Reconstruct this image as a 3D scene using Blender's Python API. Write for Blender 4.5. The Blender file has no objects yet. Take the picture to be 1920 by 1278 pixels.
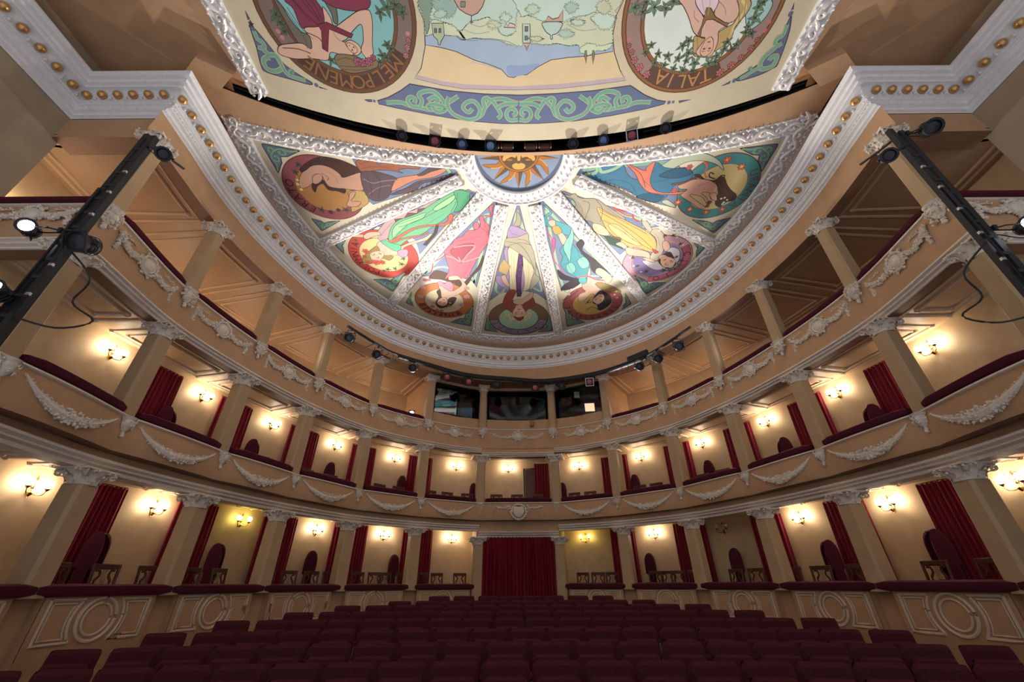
import bpy, math, random
from mathutils import Vector, Matrix

# ------------------------------------------------------------------ camera, world, exposure
S = bpy.context.scene
COL = S.collection
CAMX = -0.1773
cam_data = bpy.data.cameras.new('camera')
cam_data.sensor_fit = 'HORIZONTAL'; cam_data.sensor_width = 36.0
cam_data.lens = 14.0168
cam_data.clip_start = 0.05; cam_data.clip_end = 200
cam = bpy.data.objects.new('camera', cam_data); COL.objects.link(cam)
_th, _ps, _ro = math.radians(31.4057), math.radians(-0.1072), math.radians(0.2756)
_c, _s = math.cos(_ps), math.sin(_ps)
_fw = Vector((math.sin(_ps)*math.cos(_th)*1.0, _c*math.cos(_th), math.sin(_th)))
_r0 = Vector((_c, -_s, 0)); _u0 = Vector((-_s*math.sin(_th), -_c*math.sin(_th), math.cos(_th)))
_rt = _r0*math.cos(_ro) - _u0*math.sin(_ro); _up = _r0*math.sin(_ro) + _u0*math.cos(_ro)
_fw = _up.cross(_rt)
cam.matrix_world = Matrix(((_rt.x,_up.x,-_fw.x,CAMX),(_rt.y,_up.y,-_fw.y,0),(_rt.z,_up.z,-_fw.z,0),(0,0,0,1)))
S.camera = cam
wd = bpy.data.worlds.new('world'); S.world = wd; wd.use_nodes = True
WB = wd.node_tree.nodes['Background']; WB.inputs[0].default_value = (0.72, 0.74, 0.82, 1); WB.inputs[1].default_value = 0.55
S.view_settings.view_transform = 'Standard'; S.view_settings.look = 'None'
S.view_settings.gamma = 1.0; S.view_settings.use_curve_mapping = False
S.view_settings.exposure = 0.66
try:
    S.cycles.use_denoising = True
    S.cycles.max_bounces = 6; S.cycles.diffuse_bounces = 4; S.cycles.glossy_bounces = 3; S.cycles.transmission_bounces = 4
    S.cycles.sample_clamp_indirect = 4.0
    S.cycles.caustics_reflective = False; S.cycles.caustics_refractive = False
except Exception:
    pass

GLOBE = 39.0
FLOOD = 830.0

# ------------------------------------------------------------------ helpers
random.seed(7)
PI = math.pi
def srgb(r, g, b, k=1.0):
    def f(c):
        c /= 255.0
        return (c/12.92 if c <= .04045 else ((c+.055)/1.055)**2.4)*k
    return (f(r), f(g), f(b), 1)
def mat(name, col, rough=.6, metal=0.0, noise=0.0, scale=8.0, sheen=0.0, bump=0.0, spec=.4, emit=None, strength=0.0):
    m = bpy.data.materials.new(name); m.use_nodes = True
    nt = m.node_tree; p = nt.nodes['Principled BSDF']
    p.inputs['Base Color'].default_value = (*col[:3], 1); p.inputs['Roughness'].default_value = rough
    p.inputs['Metallic'].default_value = metal; p.inputs['Specular IOR Level'].default_value = spec
    if sheen:
        p.inputs['Sheen Weight'].default_value = sheen; p.inputs['Sheen Roughness'].default_value = .4
        p.inputs['Sheen Tint'].default_value = (min(1, col[0]*4+.25), col[1]*3+.06, col[2]*3+.08, 1)
    if emit:
        p.inputs['Emission Color'].default_value = (*emit[:3], 1); p.inputs['Emission Strength'].default_value = strength
    if noise or bump:
        tc = nt.nodes.new('ShaderNodeTexCoord'); n = nt.nodes.new('ShaderNodeTexNoise')
        n.inputs['Scale'].default_value = scale; n.inputs['Detail'].default_value = 5
        nt.links.new(tc.outputs['Object'], n.inputs['Vector'])
        if noise:
            r = nt.nodes.new('ShaderNodeValToRGB')
            a, b = 1-noise, 1+noise
            r.color_ramp.elements[0].position = .3; r.color_ramp.elements[1].position = .7
            r.color_ramp.elements[0].color = (col[0]*a, col[1]*a, col[2]*a, 1)
            r.color_ramp.elements[1].color = (min(1,col[0]*b), min(1,col[1]*b), min(1,col[2]*b), 1)
            nt.links.new(n.outputs['Fac'], r.inputs[0]); nt.links.new(r.outputs[0], p.inputs['Base Color'])
        if bump:
            bp = nt.nodes.new('ShaderNodeBump'); bp.inputs['Strength'].default_value = bump; bp.inputs['Distance'].default_value = .01
            nt.links.new(n.outputs['Fac'], bp.inputs['Height']); nt.links.new(bp.outputs[0], p.inputs['Normal'])
    return m
TAN = (.49, .30, .168)
M_ = dict(
    tan=mat('tan painted plaster', TAN, .7, noise=.07, scale=3, spec=.3),
    boxwall=mat('cream box wall paint', (.62, .455, .28), .6, noise=.07, scale=4, spec=.3),
    pillar=mat('tan pillar paint', (.43, .295, .17), .6, noise=.06, scale=3, spec=.3),
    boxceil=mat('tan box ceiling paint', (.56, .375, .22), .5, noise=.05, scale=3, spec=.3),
    brown=mat('brown soffit paint and shade', (.24, .125, .075), .6, noise=.05, scale=3),
    sidewall=mat('grey tan wall paint', (.40, .315, .215), .75, noise=.14, scale=1.2),
    white=mat('white plaster', (.80, .785, .79), .6, noise=.05, scale=14, bump=.25, spec=.35),
    stone=mat('off-white moulded plaster', (.70, .62, .53), .6, noise=.08, scale=16, bump=.25, spec=.35),
    moulding=mat('pale tan moulding', (.60, .47, .35), .6, noise=.05, scale=10),
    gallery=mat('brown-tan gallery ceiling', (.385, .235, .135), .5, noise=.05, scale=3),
    gallerytrim=mat('pale gallery moulding', (.56, .38, .24), .55),
    cove=mat('brown-tan cove paint', (.33, .205, .13), .6, noise=.05, scale=3),
    gilt=mat('white and gilt plaster', (.84, .79, .75), .45, noise=.06, scale=20, spec=.5),
    gold=mat('gold paint', (.62, .36, .14), .34, metal=.75),
    brass=mat('polished brass', (.72, .47, .17), .25, metal=1.0),
    velvet=mat('maroon velvet', (.060, .008, .018), .85, noise=.12, scale=60, sheen=.35, spec=.15),
    seat=mat('wine red seat velvet', (.062, .013, .018), .9, noise=.16, scale=40, sheen=.45, spec=.1),
    curtain=mat('crimson velvet curtain', (.20, .008, .022), .7, noise=.1, scale=30, sheen=.3, spec=.25),
    wood=mat('dark stained wood', (.075, .022, .012), .5, noise=.25, scale=18, spec=.35),
    door=mat('dark brown door', (.10, .045, .03), .5),
    floor=mat('brown floor boards', (.17, .085, .045), .55, noise=.2, scale=5),
    carpet=mat('red carpet', (.12, .012, .018), .95, noise=.15, scale=40),
    black=mat('black painted metal', (.013, .013, .015), .55, spec=.35),
    pipe=mat('dark grey steel pipe', (.03, .03, .034), .75, spec=.2),
    cable=mat('black cable', (.012, .012, .012), .6),
    silver=mat('bare aluminium', (.45, .45, .46), .4, metal=.9),
    lensdark=mat('dark lens glass', (.015, .015, .022), .3, spec=.35),
    lensblue=mat('blue lens glass', (.06, .11, .32), .1, spec=.8),
    lensred=mat('red filter glass', (.30, .035, .045), .2, spec=.6),
    lenscyan=mat('pale blue lens glass', (.10, .25, .45), .1, spec=.8),
    metalgrey=mat('grey seat frame', (.42, .40, .37), .5),
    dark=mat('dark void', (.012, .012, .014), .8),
    bluepanel=mat('blue painted panel', (.25, .5, .65), .6),
    lath=mat('brown timber', (.16, .07, .045), .6),
    lamp=mat('lit frosted glass', (.9, .85, .75), .4, emit=(1.0, .86, .66), strength=GLOBE),
    lampyellow=mat('lit yellow glass', (.9, .85, .5), .4, emit=(.95, .86, .26), strength=GLOBE*.42),
    lampbright=mat('strong frosted gallery lamp', (.9, .85, .75), .4, emit=(1.0, .82, .58), strength=GLOBE*2.6),
    lampoff=mat('unlit frosted glass', (.55, .42, .26), .25, spec=.6),
    spotlit=mat('lit lamp lens', (.9, .9, .95), .3, emit=(.80, .86, 1.0), strength=30),
    paper=mat('white paper', (.7, .7, .7), .8),
)
def glass_mat():
    m = bpy.data.materials.new('window glass'); m.use_nodes = True; nt = m.node_tree
    nt.nodes.remove(nt.nodes['Principled BSDF']); out = nt.nodes['Material Output']
    t = nt.nodes.new('ShaderNodeBsdfTransparent'); t.inputs[0].default_value = (.55, .58, .6, 1)
    g = nt.nodes.new('ShaderNodeBsdfGlossy'); g.inputs['Roughness'].default_value = .02; g.inputs[0].default_value = (.8, .85, .9, 1)
    mx = nt.nodes.new('ShaderNodeMixShader'); fr = nt.nodes.new('ShaderNodeFresnel'); fr.inputs[0].default_value = 1.28
    nt.links.new(fr.outputs[0], mx.inputs[0]); nt.links.new(t.outputs[0], mx.inputs[1]); nt.links.new(g.outputs[0], mx.inputs[2])
    nt.links.new(mx.outputs[0], out.inputs[0]); return m
M_['glass'] = glass_mat()
M_['sash'] = glass_mat(); M_['sash'].node_tree.nodes['Fresnel'].inputs[0].default_value = 2.3
def paint_mat():
    m = bpy.data.materials.new('mural paint'); m.use_nodes = True; nt = m.node_tree; p = nt.nodes['Principled BSDF']
    a = nt.nodes.new('ShaderNodeAttribute'); a.attribute_name = 'Col'
    n = nt.nodes.new('ShaderNodeTexNoise'); n.inputs['Scale'].default_value = 2.2; n.inputs['Detail'].default_value = 6
    tc = nt.nodes.new('ShaderNodeTexCoord'); nt.links.new(tc.outputs['Object'], n.inputs['Vector'])
    r = nt.nodes.new('ShaderNodeMapRange'); r.inputs['To Min'].default_value = .86; r.inputs['To Max'].default_value = 1.1
    nt.links.new(n.outputs['Fac'], r.inputs['Value'])
    mx = nt.nodes.new('ShaderNodeMix'); mx.data_type = 'RGBA'; mx.blend_type = 'MULTIPLY'; mx.inputs['Factor'].default_value = 1
    nt.links.new(a.outputs['Color'], mx.inputs['A']); nt.links.new(r.outputs[0], mx.inputs['B'])
    nt.links.new(mx.outputs['Result'], p.inputs['Base Color']); p.inputs['Roughness'].default_value = .75; p.inputs['Specular IOR Level'].default_value = .2
    return m
M_['paint'] = paint_mat()

class MB:
    """collects faces, builds ONE mesh object"""
    def __init__(s): s.v = []; s.f = []; s.c = []
    def add(s, vs, fs, col=None):
        o = len(s.v); s.v += [tuple(p) for p in vs]
        for f in fs:
            s.f.append([i+o for i in f]); s.c.append(col)
        return s
    def grid(s, rows, cu=False, cv=False):
        n, m = len(rows), len(rows[0]); vs = [p for r in rows for p in r]; fs = []
        for i in range(n if cu else n-1):
            for j in range(m if cv else m-1):
                a, b = i*m+j, i*m+(j+1) % m; c, d = ((i+1) % n)*m+(j+1) % m, ((i+1) % n)*m+j
                fs.append((a, b, c, d))
        return s.add(vs, fs)
    def box(s, c, d, R=None, bev=0.0):
        x, y, z = d[0]/2, d[1]/2, d[2]/2; c = Vector(c); R = R or Matrix.Identity(3)
        if bev <= 0:
            vs = [c+R@Vector((i*x, j*y, k*z)) for i in (-1, 1) for j in (-1, 1) for k in (-1, 1)]
            return s.add(vs, [(0,1,3,2),(4,6,7,5),(0,4,5,1),(2,3,7,6),(0,2,6,4),(1,5,7,3)])
        rows = []
        for zz, ins in ((-z, bev), (-z+bev, 0), (z-bev, 0), (z, bev)):
            r = []
            for sx, sy in ((1, 1), (-1, 1), (-1, -1), (1, -1)):
                pts = [(sx*(x-ins), sy*(y-bev-ins*0)), (sx*(x-bev), sy*(y-ins))]
                if sx*sy < 0: pts.reverse()
                r += [c+R@Vector((p[0], p[1], zz)) for p in pts]
            rows.append(r)
        s.grid(rows, cv=True); o = len(s.v)
        s.f.append(list(range(o-8, o))); s.c.append(None); s.f.append(list(range(o-32, o-24))[::-1]); s.c.append(None)
        return s
    def tube(s, pts, r, n=8, caps=True):
        pts = [Vector(p) for p in pts]; rr = r if isinstance(r, (list, tuple)) else [r]*len(pts); rows = []
        up = Vector((.13, .27, .95)).normalized()
        for i, p in enumerate(pts):
            t = (pts[min(i+1, len(pts)-1)]-pts[max(i-1, 0)])
            if t.length < 1e-9: t = Vector((0, 0, 1))
            t.normalize(); a = t.cross(up)
            if a.length < .05: a = t.cross(Vector((1, 0, 0)))
            a.normalize(); b = t.cross(a); up = b if abs(t.dot(up)) > .9 else up
            rows.append([p+(a*math.cos(2*PI*k/n)+b*math.sin(2*PI*k/n))*rr[i] for k in range(n)])
        s.grid(rows, cv=True)
        if caps:
            o = len(s.v); s.f.append(list(range(o-n, o))); s.c.append(None)
            o2 = o-n*len(pts); s.f.append(list(range(o2, o2+n))[::-1]); s.c.append(None)
        return s
    def lathe(s, prof, c=(0, 0, 0), n=12, R=None):
        R = R or Matrix.Identity(3); c = Vector(c)
        rows = [[c+R@Vector((r*math.cos(2*PI*k/n), r*math.sin(2*PI*k/n), z)) for k in range(n)] for r, z in prof]
        return s.grid(rows, cv=True)
    def ball(s, c, r, n=8, m=6, sc=(1, 1, 1), R=None):
        prof = [(max(1e-4, math.sin(PI*i/m)), -math.cos(PI*i/m)) for i in range(m+1)]; R = R or Matrix.Identity(3); c = Vector(c)
        rows = [[c+R@Vector((r*sc[0]*a*math.cos(2*PI*k/n), r*sc[1]*a*math.sin(2*PI*k/n), r*sc[2]*z)) for k in range(n)] for a, z in prof]
        return s.grid(rows, cv=True)
    def blob(s, c, r):
        """small lumpy octahedron for modelled leaves"""
        c = Vector(c); R = Matrix.Rotation(random.random()*6, 3, (random.random(), random.random(), random.random()+.1))
        d = [(1,0,0),(-1,0,0),(0,1,0),(0,-1,0),(0,0,1),(0,0,-1)]
        vs = [c+R@(Vector(q)*r*random.uniform(.8, 1.25)) for q in d]
        return s.add(vs, [(0,2,4),(2,1,4),(1,3,4),(3,0,4),(2,0,5),(1,2,5),(3,1,5),(0,3,5)])
    def build(s, name, m, parent=None, smooth=True, loc=None, rot=None):
        me = bpy.data.meshes.new(name); me.from_pydata(s.v, [], s.f)
        if any(c is not None for c in s.c):
            at = me.color_attributes.new('Col', 'FLOAT_COLOR', 'CORNER'); buf = []
            for f, c in zip(s.f, s.c): buf += list(c or (1, 1, 1, 1))*len(f)
            at.data.foreach_set('color', buf)
        me.materials.append(m if not isinstance(m, str) else M_[m])
        if smooth:
            me.polygons.foreach_set('use_smooth', [True]*len(me.polygons))
            try: me.set_sharp_from_angle(angle=math.radians(38))
            except Exception: pass
        me.update()
        o = bpy.data.objects.new(name, me); COL.objects.link(o)
        if parent is not None: o.parent = parent
        if loc is not None: o.location = loc
        if rot is not None: o.rotation_euler = rot
        return o
def tag(o, label, cat=None, group=None, kind=None):
    o['label'] = label
    if cat: o['category'] = cat
    if group: o['group'] = group
    if kind: o['kind'] = kind
    return o
def empty(name, loc, rz=0.0, label=None, cat=None, group=None):
    o = bpy.data.objects.new(name, None); COL.objects.link(o); o.location = loc; o.rotation_euler = (0, 0, rz); o.empty_display_size = .1
    if label: tag(o, label, cat, group)
    return o
KIDS = {}
def reg(root, *parts):
    KIDS.setdefault(root, []).extend(parts); return root
def dup(root, loc=None, rz=None, label=None, cat=None, group=None):
    def cp(o, par):
        c = o.copy(); COL.objects.link(c)
        if par is not None: c.parent = par
        for k in KIDS.get(o, []): KIDS.setdefault(c, []).append(cp(k, c))
        return c
    r = cp(root, None)
    if loc is not None: r.location = loc
    if rz is not None: r.rotation_euler = (0, 0, rz)
    if label: tag(r, label, cat, group)
    return r
ORD = ['zeroth','first','second','third','fourth','fifth','sixth','seventh','eighth','ninth','tenth','eleventh','twelfth','thirteenth','fourteenth','fifteenth','sixteenth','seventeenth','eighteenth','nineteenth','twentieth','twenty-first','twenty-second','twenty-third','twenty-fourth','twenty-fifth','twenty-sixth','twenty-seventh','twenty-eighth','twenty-ninth','thirtieth','thirty-first']
def bayname(b):
    return 'centre bay' if b == 6 else '%s bay %s of the centre' % (ORD[abs(b-6)], 'left' if b < 6 else 'right')
def catmull(P, closed=False, n=4):
    P = [Vector(p) for p in P]; N = len(P); out = []
    for i in range(N if closed else N-1):
        if closed: p0, p1, p2, p3 = P[i-1], P[i], P[(i+1) % N], P[(i+2) % N]
        else: p0, p1, p2, p3 = P[max(i-1, 0)], P[i], P[i+1], P[min(i+2, N-1)]
        for k in range(n):
            t = k/n; out.append(.5*((2*p1)+(p2-p0)*t+(2*p0-5*p1+4*p2-p3)*t*t+(3*p1-p0-3*p2+p3)*t**3))
    if not closed: out.append(P[-1])
    return out

# ------------------------------------------------------------------ plan of the horseshoe
PX = (1.406, 3.400, 5.036, 6.071, 6.692, 7.006, 6.802); PY = (15.350, 14.350, 12.831, 10.799, 8.722, 6.533, 4.410)
YE, XW = 4.41, 8.65
PIL = [Vector((-PX[i], PY[i])) for i in range(6, -1, -1)]+[Vector((PX[i], PY[i])) for i in range(7)]
def cpos(b, t):
    p1, p2 = PIL[b], PIL[b+1]
    p0 = PIL[b-1] if b > 0 else 2*p1-p2
    p3 = PIL[b+2] if b < 12 else 2*p2-p1
    return .5*((2*p1)+(p2-p0)*t+(2*p0-5*p1+4*p2-p3)*t*t+(3*p1-p0-3*p2+p3)*t**3)
def cnrm(b, t):
    d = cpos(b, min(1, t+.01))-cpos(b, max(0, t-.01)); d.normalize()
    return Vector((d.y, -d.x))
def pt(b, t, off=0.0):                       # point on the pillar line; off > 0 is towards the stalls
    if t > 1: b, t = min(12, b+1), t-1
    p = cpos(b, t)+cnrm(b, t)*off
    lim = 8.6 if off > -2 else 9.7
    p.x = max(-lim, min(lim, p.x)); return p
def yaw(b, t):                               # local -Y faces the stalls
    n = cnrm(b, t); return math.atan2(n.y, n.x)+PI/2
def base_line(n=8, ends=True):
    L = [Vector((-XW, YE))] if ends else []
    for b in range(13):
        for k in range(n): L.append(cpos(b, k/n))
    L.append(cpos(12, 1.0))
    if ends: L.append(Vector((XW, YE)))
    return L
def offset(L, o):
    out = []
    for i, p in enumerate(L):
        oo = o[i] if isinstance(o, list) else o
        d1 = (p-L[i-1]).normalized() if i else None
        d2 = (L[i+1]-p).normalized() if i < len(L)-1 else None
        d1 = d1 or d2; d2 = d2 or d1
        n1, n2 = Vector((d1.y, -d1.x)), Vector((d2.y, -d2.x))
        out.append(p+(n1+n2)*(oo/max(.3, 1+n1.dot(n2))))
    return out
def sweep(mb, L, prof, fac=None):
    """profile [(inward offset, z)] swept along the plan line"""
    rows = []
    for o, z in prof:
        oo = [o*(1+0*i)+(fac[i] if fac else 0) for i in range(len(L))]
        rows.append([Vector((p.x, p.y, z)) for p in offset(L, oo)])
    return mb.grid(rows)
def annulus(mb, L1, L2, z):
    return mb.grid([[Vector((p.x, p.y, z)) for p in L1], [Vector((p.x, p.y, z)) for p in L2]])
BL = base_line()
def wall_line(D):
    L = [Vector((-XW+.05, YE))]
    for b in range(13):
        for k in range(8): L.append(pt(b, k/8, -D))
    L += [pt(12, 1, -D), Vector((XW-.05, YE))]
    return [p for i, p in enumerate(L) if i == 0 or (p-L[i-1]).length > 1e-4]

# paint layout of the ceiling murals: plan coordinates in centimetres
PAL=[[112,128,160],[150,75,80],[178,120,48],[188,150,80],[78,46,40],[160,92,62],[198,146,116],[70,42,38],[92,72,80],[96,76,86],[205,130,95],[140,180,130],[130,108,118],[70,50,45],[90,105,60],[80,50,80],[220,205,130],[60,46,54],[118,62,40],[48,28,24],[150,100,76],[196,58,48],[205,190,120],[90,100,140],[180,150,150],[110,78,76],[98,178,128],[140,195,140],[150,200,140],[70,160,110],[222,98,62],[216,172,146],[85,175,130],[165,140,165],[150,125,60],[215,75,55],[195,180,130],[75,62,50],[105,150,90],[60,130,90],[120,95,95],[140,190,150],[190,110,48],[140,48,38],[205,190,150],[90,65,52],[204,96,112],[165,72,88],[228,140,140],[130,55,70],[170,40,70],[80,58,50],[222,130,150],[222,110,130],[225,205,140],[225,160,160],[150,62,78],[125,95,75],[140,130,160],[150,195,165],[160,150,125],[160,138,175],[214,200,160],[98,62,110],[168,160,132],[100,88,75],[190,160,95],[150,72,55],[225,210,160],[140,66,50],[205,195,205],[170,150,110],[110,90,125],[110,50,40],[165,82,82],[205,165,75],[70,160,170],[190,150,70],[60,55,60],[62,58,62],[60,148,158],[120,190,170],[110,185,165],[120,195,175],[70,165,165],[190,66,120],[220,80,140],[200,70,130],[152,128,72],[225,190,200],[35,100,110],[80,150,140],[190,140,155],[180,84,110],[130,110,160],[200,185,145],[222,170,78],[232,190,110],[110,80,50],[95,82,70],[52,82,60],[120,82,50],[186,172,145],[200,185,140],[80,60,50],[82,110,72],[200,60,50],[190,55,55],[225,185,195],[150,110,55],[120,110,92],[130,115,95],[95,170,140],[60,140,140],[205,180,110],[178,190,160],[50,118,150],[38,92,122],[222,112,84],[98,45,40],[120,190,150],[220,160,135],[85,58,48],[222,98,78],[230,190,80],[200,225,205],[130,85,50],[30,80,108],[60,40,34],[150,100,85],[128,142,166],[110,78,52],[128,108,100],[84,58,48],[120,185,185],[92,128,92],[130,52,74],[112,104,92],[138,52,78],[128,44,62],[132,110,76],[176,84,118],[98,36,52],[205,120,120],[94,108,142],[104,168,142],[222,196,146],[188,168,176],[160,182,206],[140,164,204],[206,214,180],[188,214,196],[196,222,206],[130,160,138],[150,182,170],[202,158,138],[90,90,90],[120,150,130],[176,190,160],[110,125,110],[186,208,194],[206,170,140],[110,130,120],[186,212,204],[206,168,140],[226,190,165],[200,224,206],[200,220,196],[206,222,182],[150,140,120],[96,112,150],[150,98,48],[160,130,120],[98,72,62],[222,232,222],[160,206,200],[120,160,120],[196,162,96],[226,200,130],[226,180,158],[232,206,214],[150,112,52],[118,156,112],[206,110,115],[98,112,146],[108,172,146],[176,206,186],[206,210,170],[196,216,190],[96,168,146],[92,32,50],[80,74,66],[92,74,48],[160,112,88],[140,110,60],[150,120,66],[170,120,100],[196,160,172],[150,170,205],[120,140,170],[150,170,150],[70,35,35],[90,20,25],[190,140,70],[90,70,80],[95,40,50],[90,45,55],[120,75,40],[196,134,58]]
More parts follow.
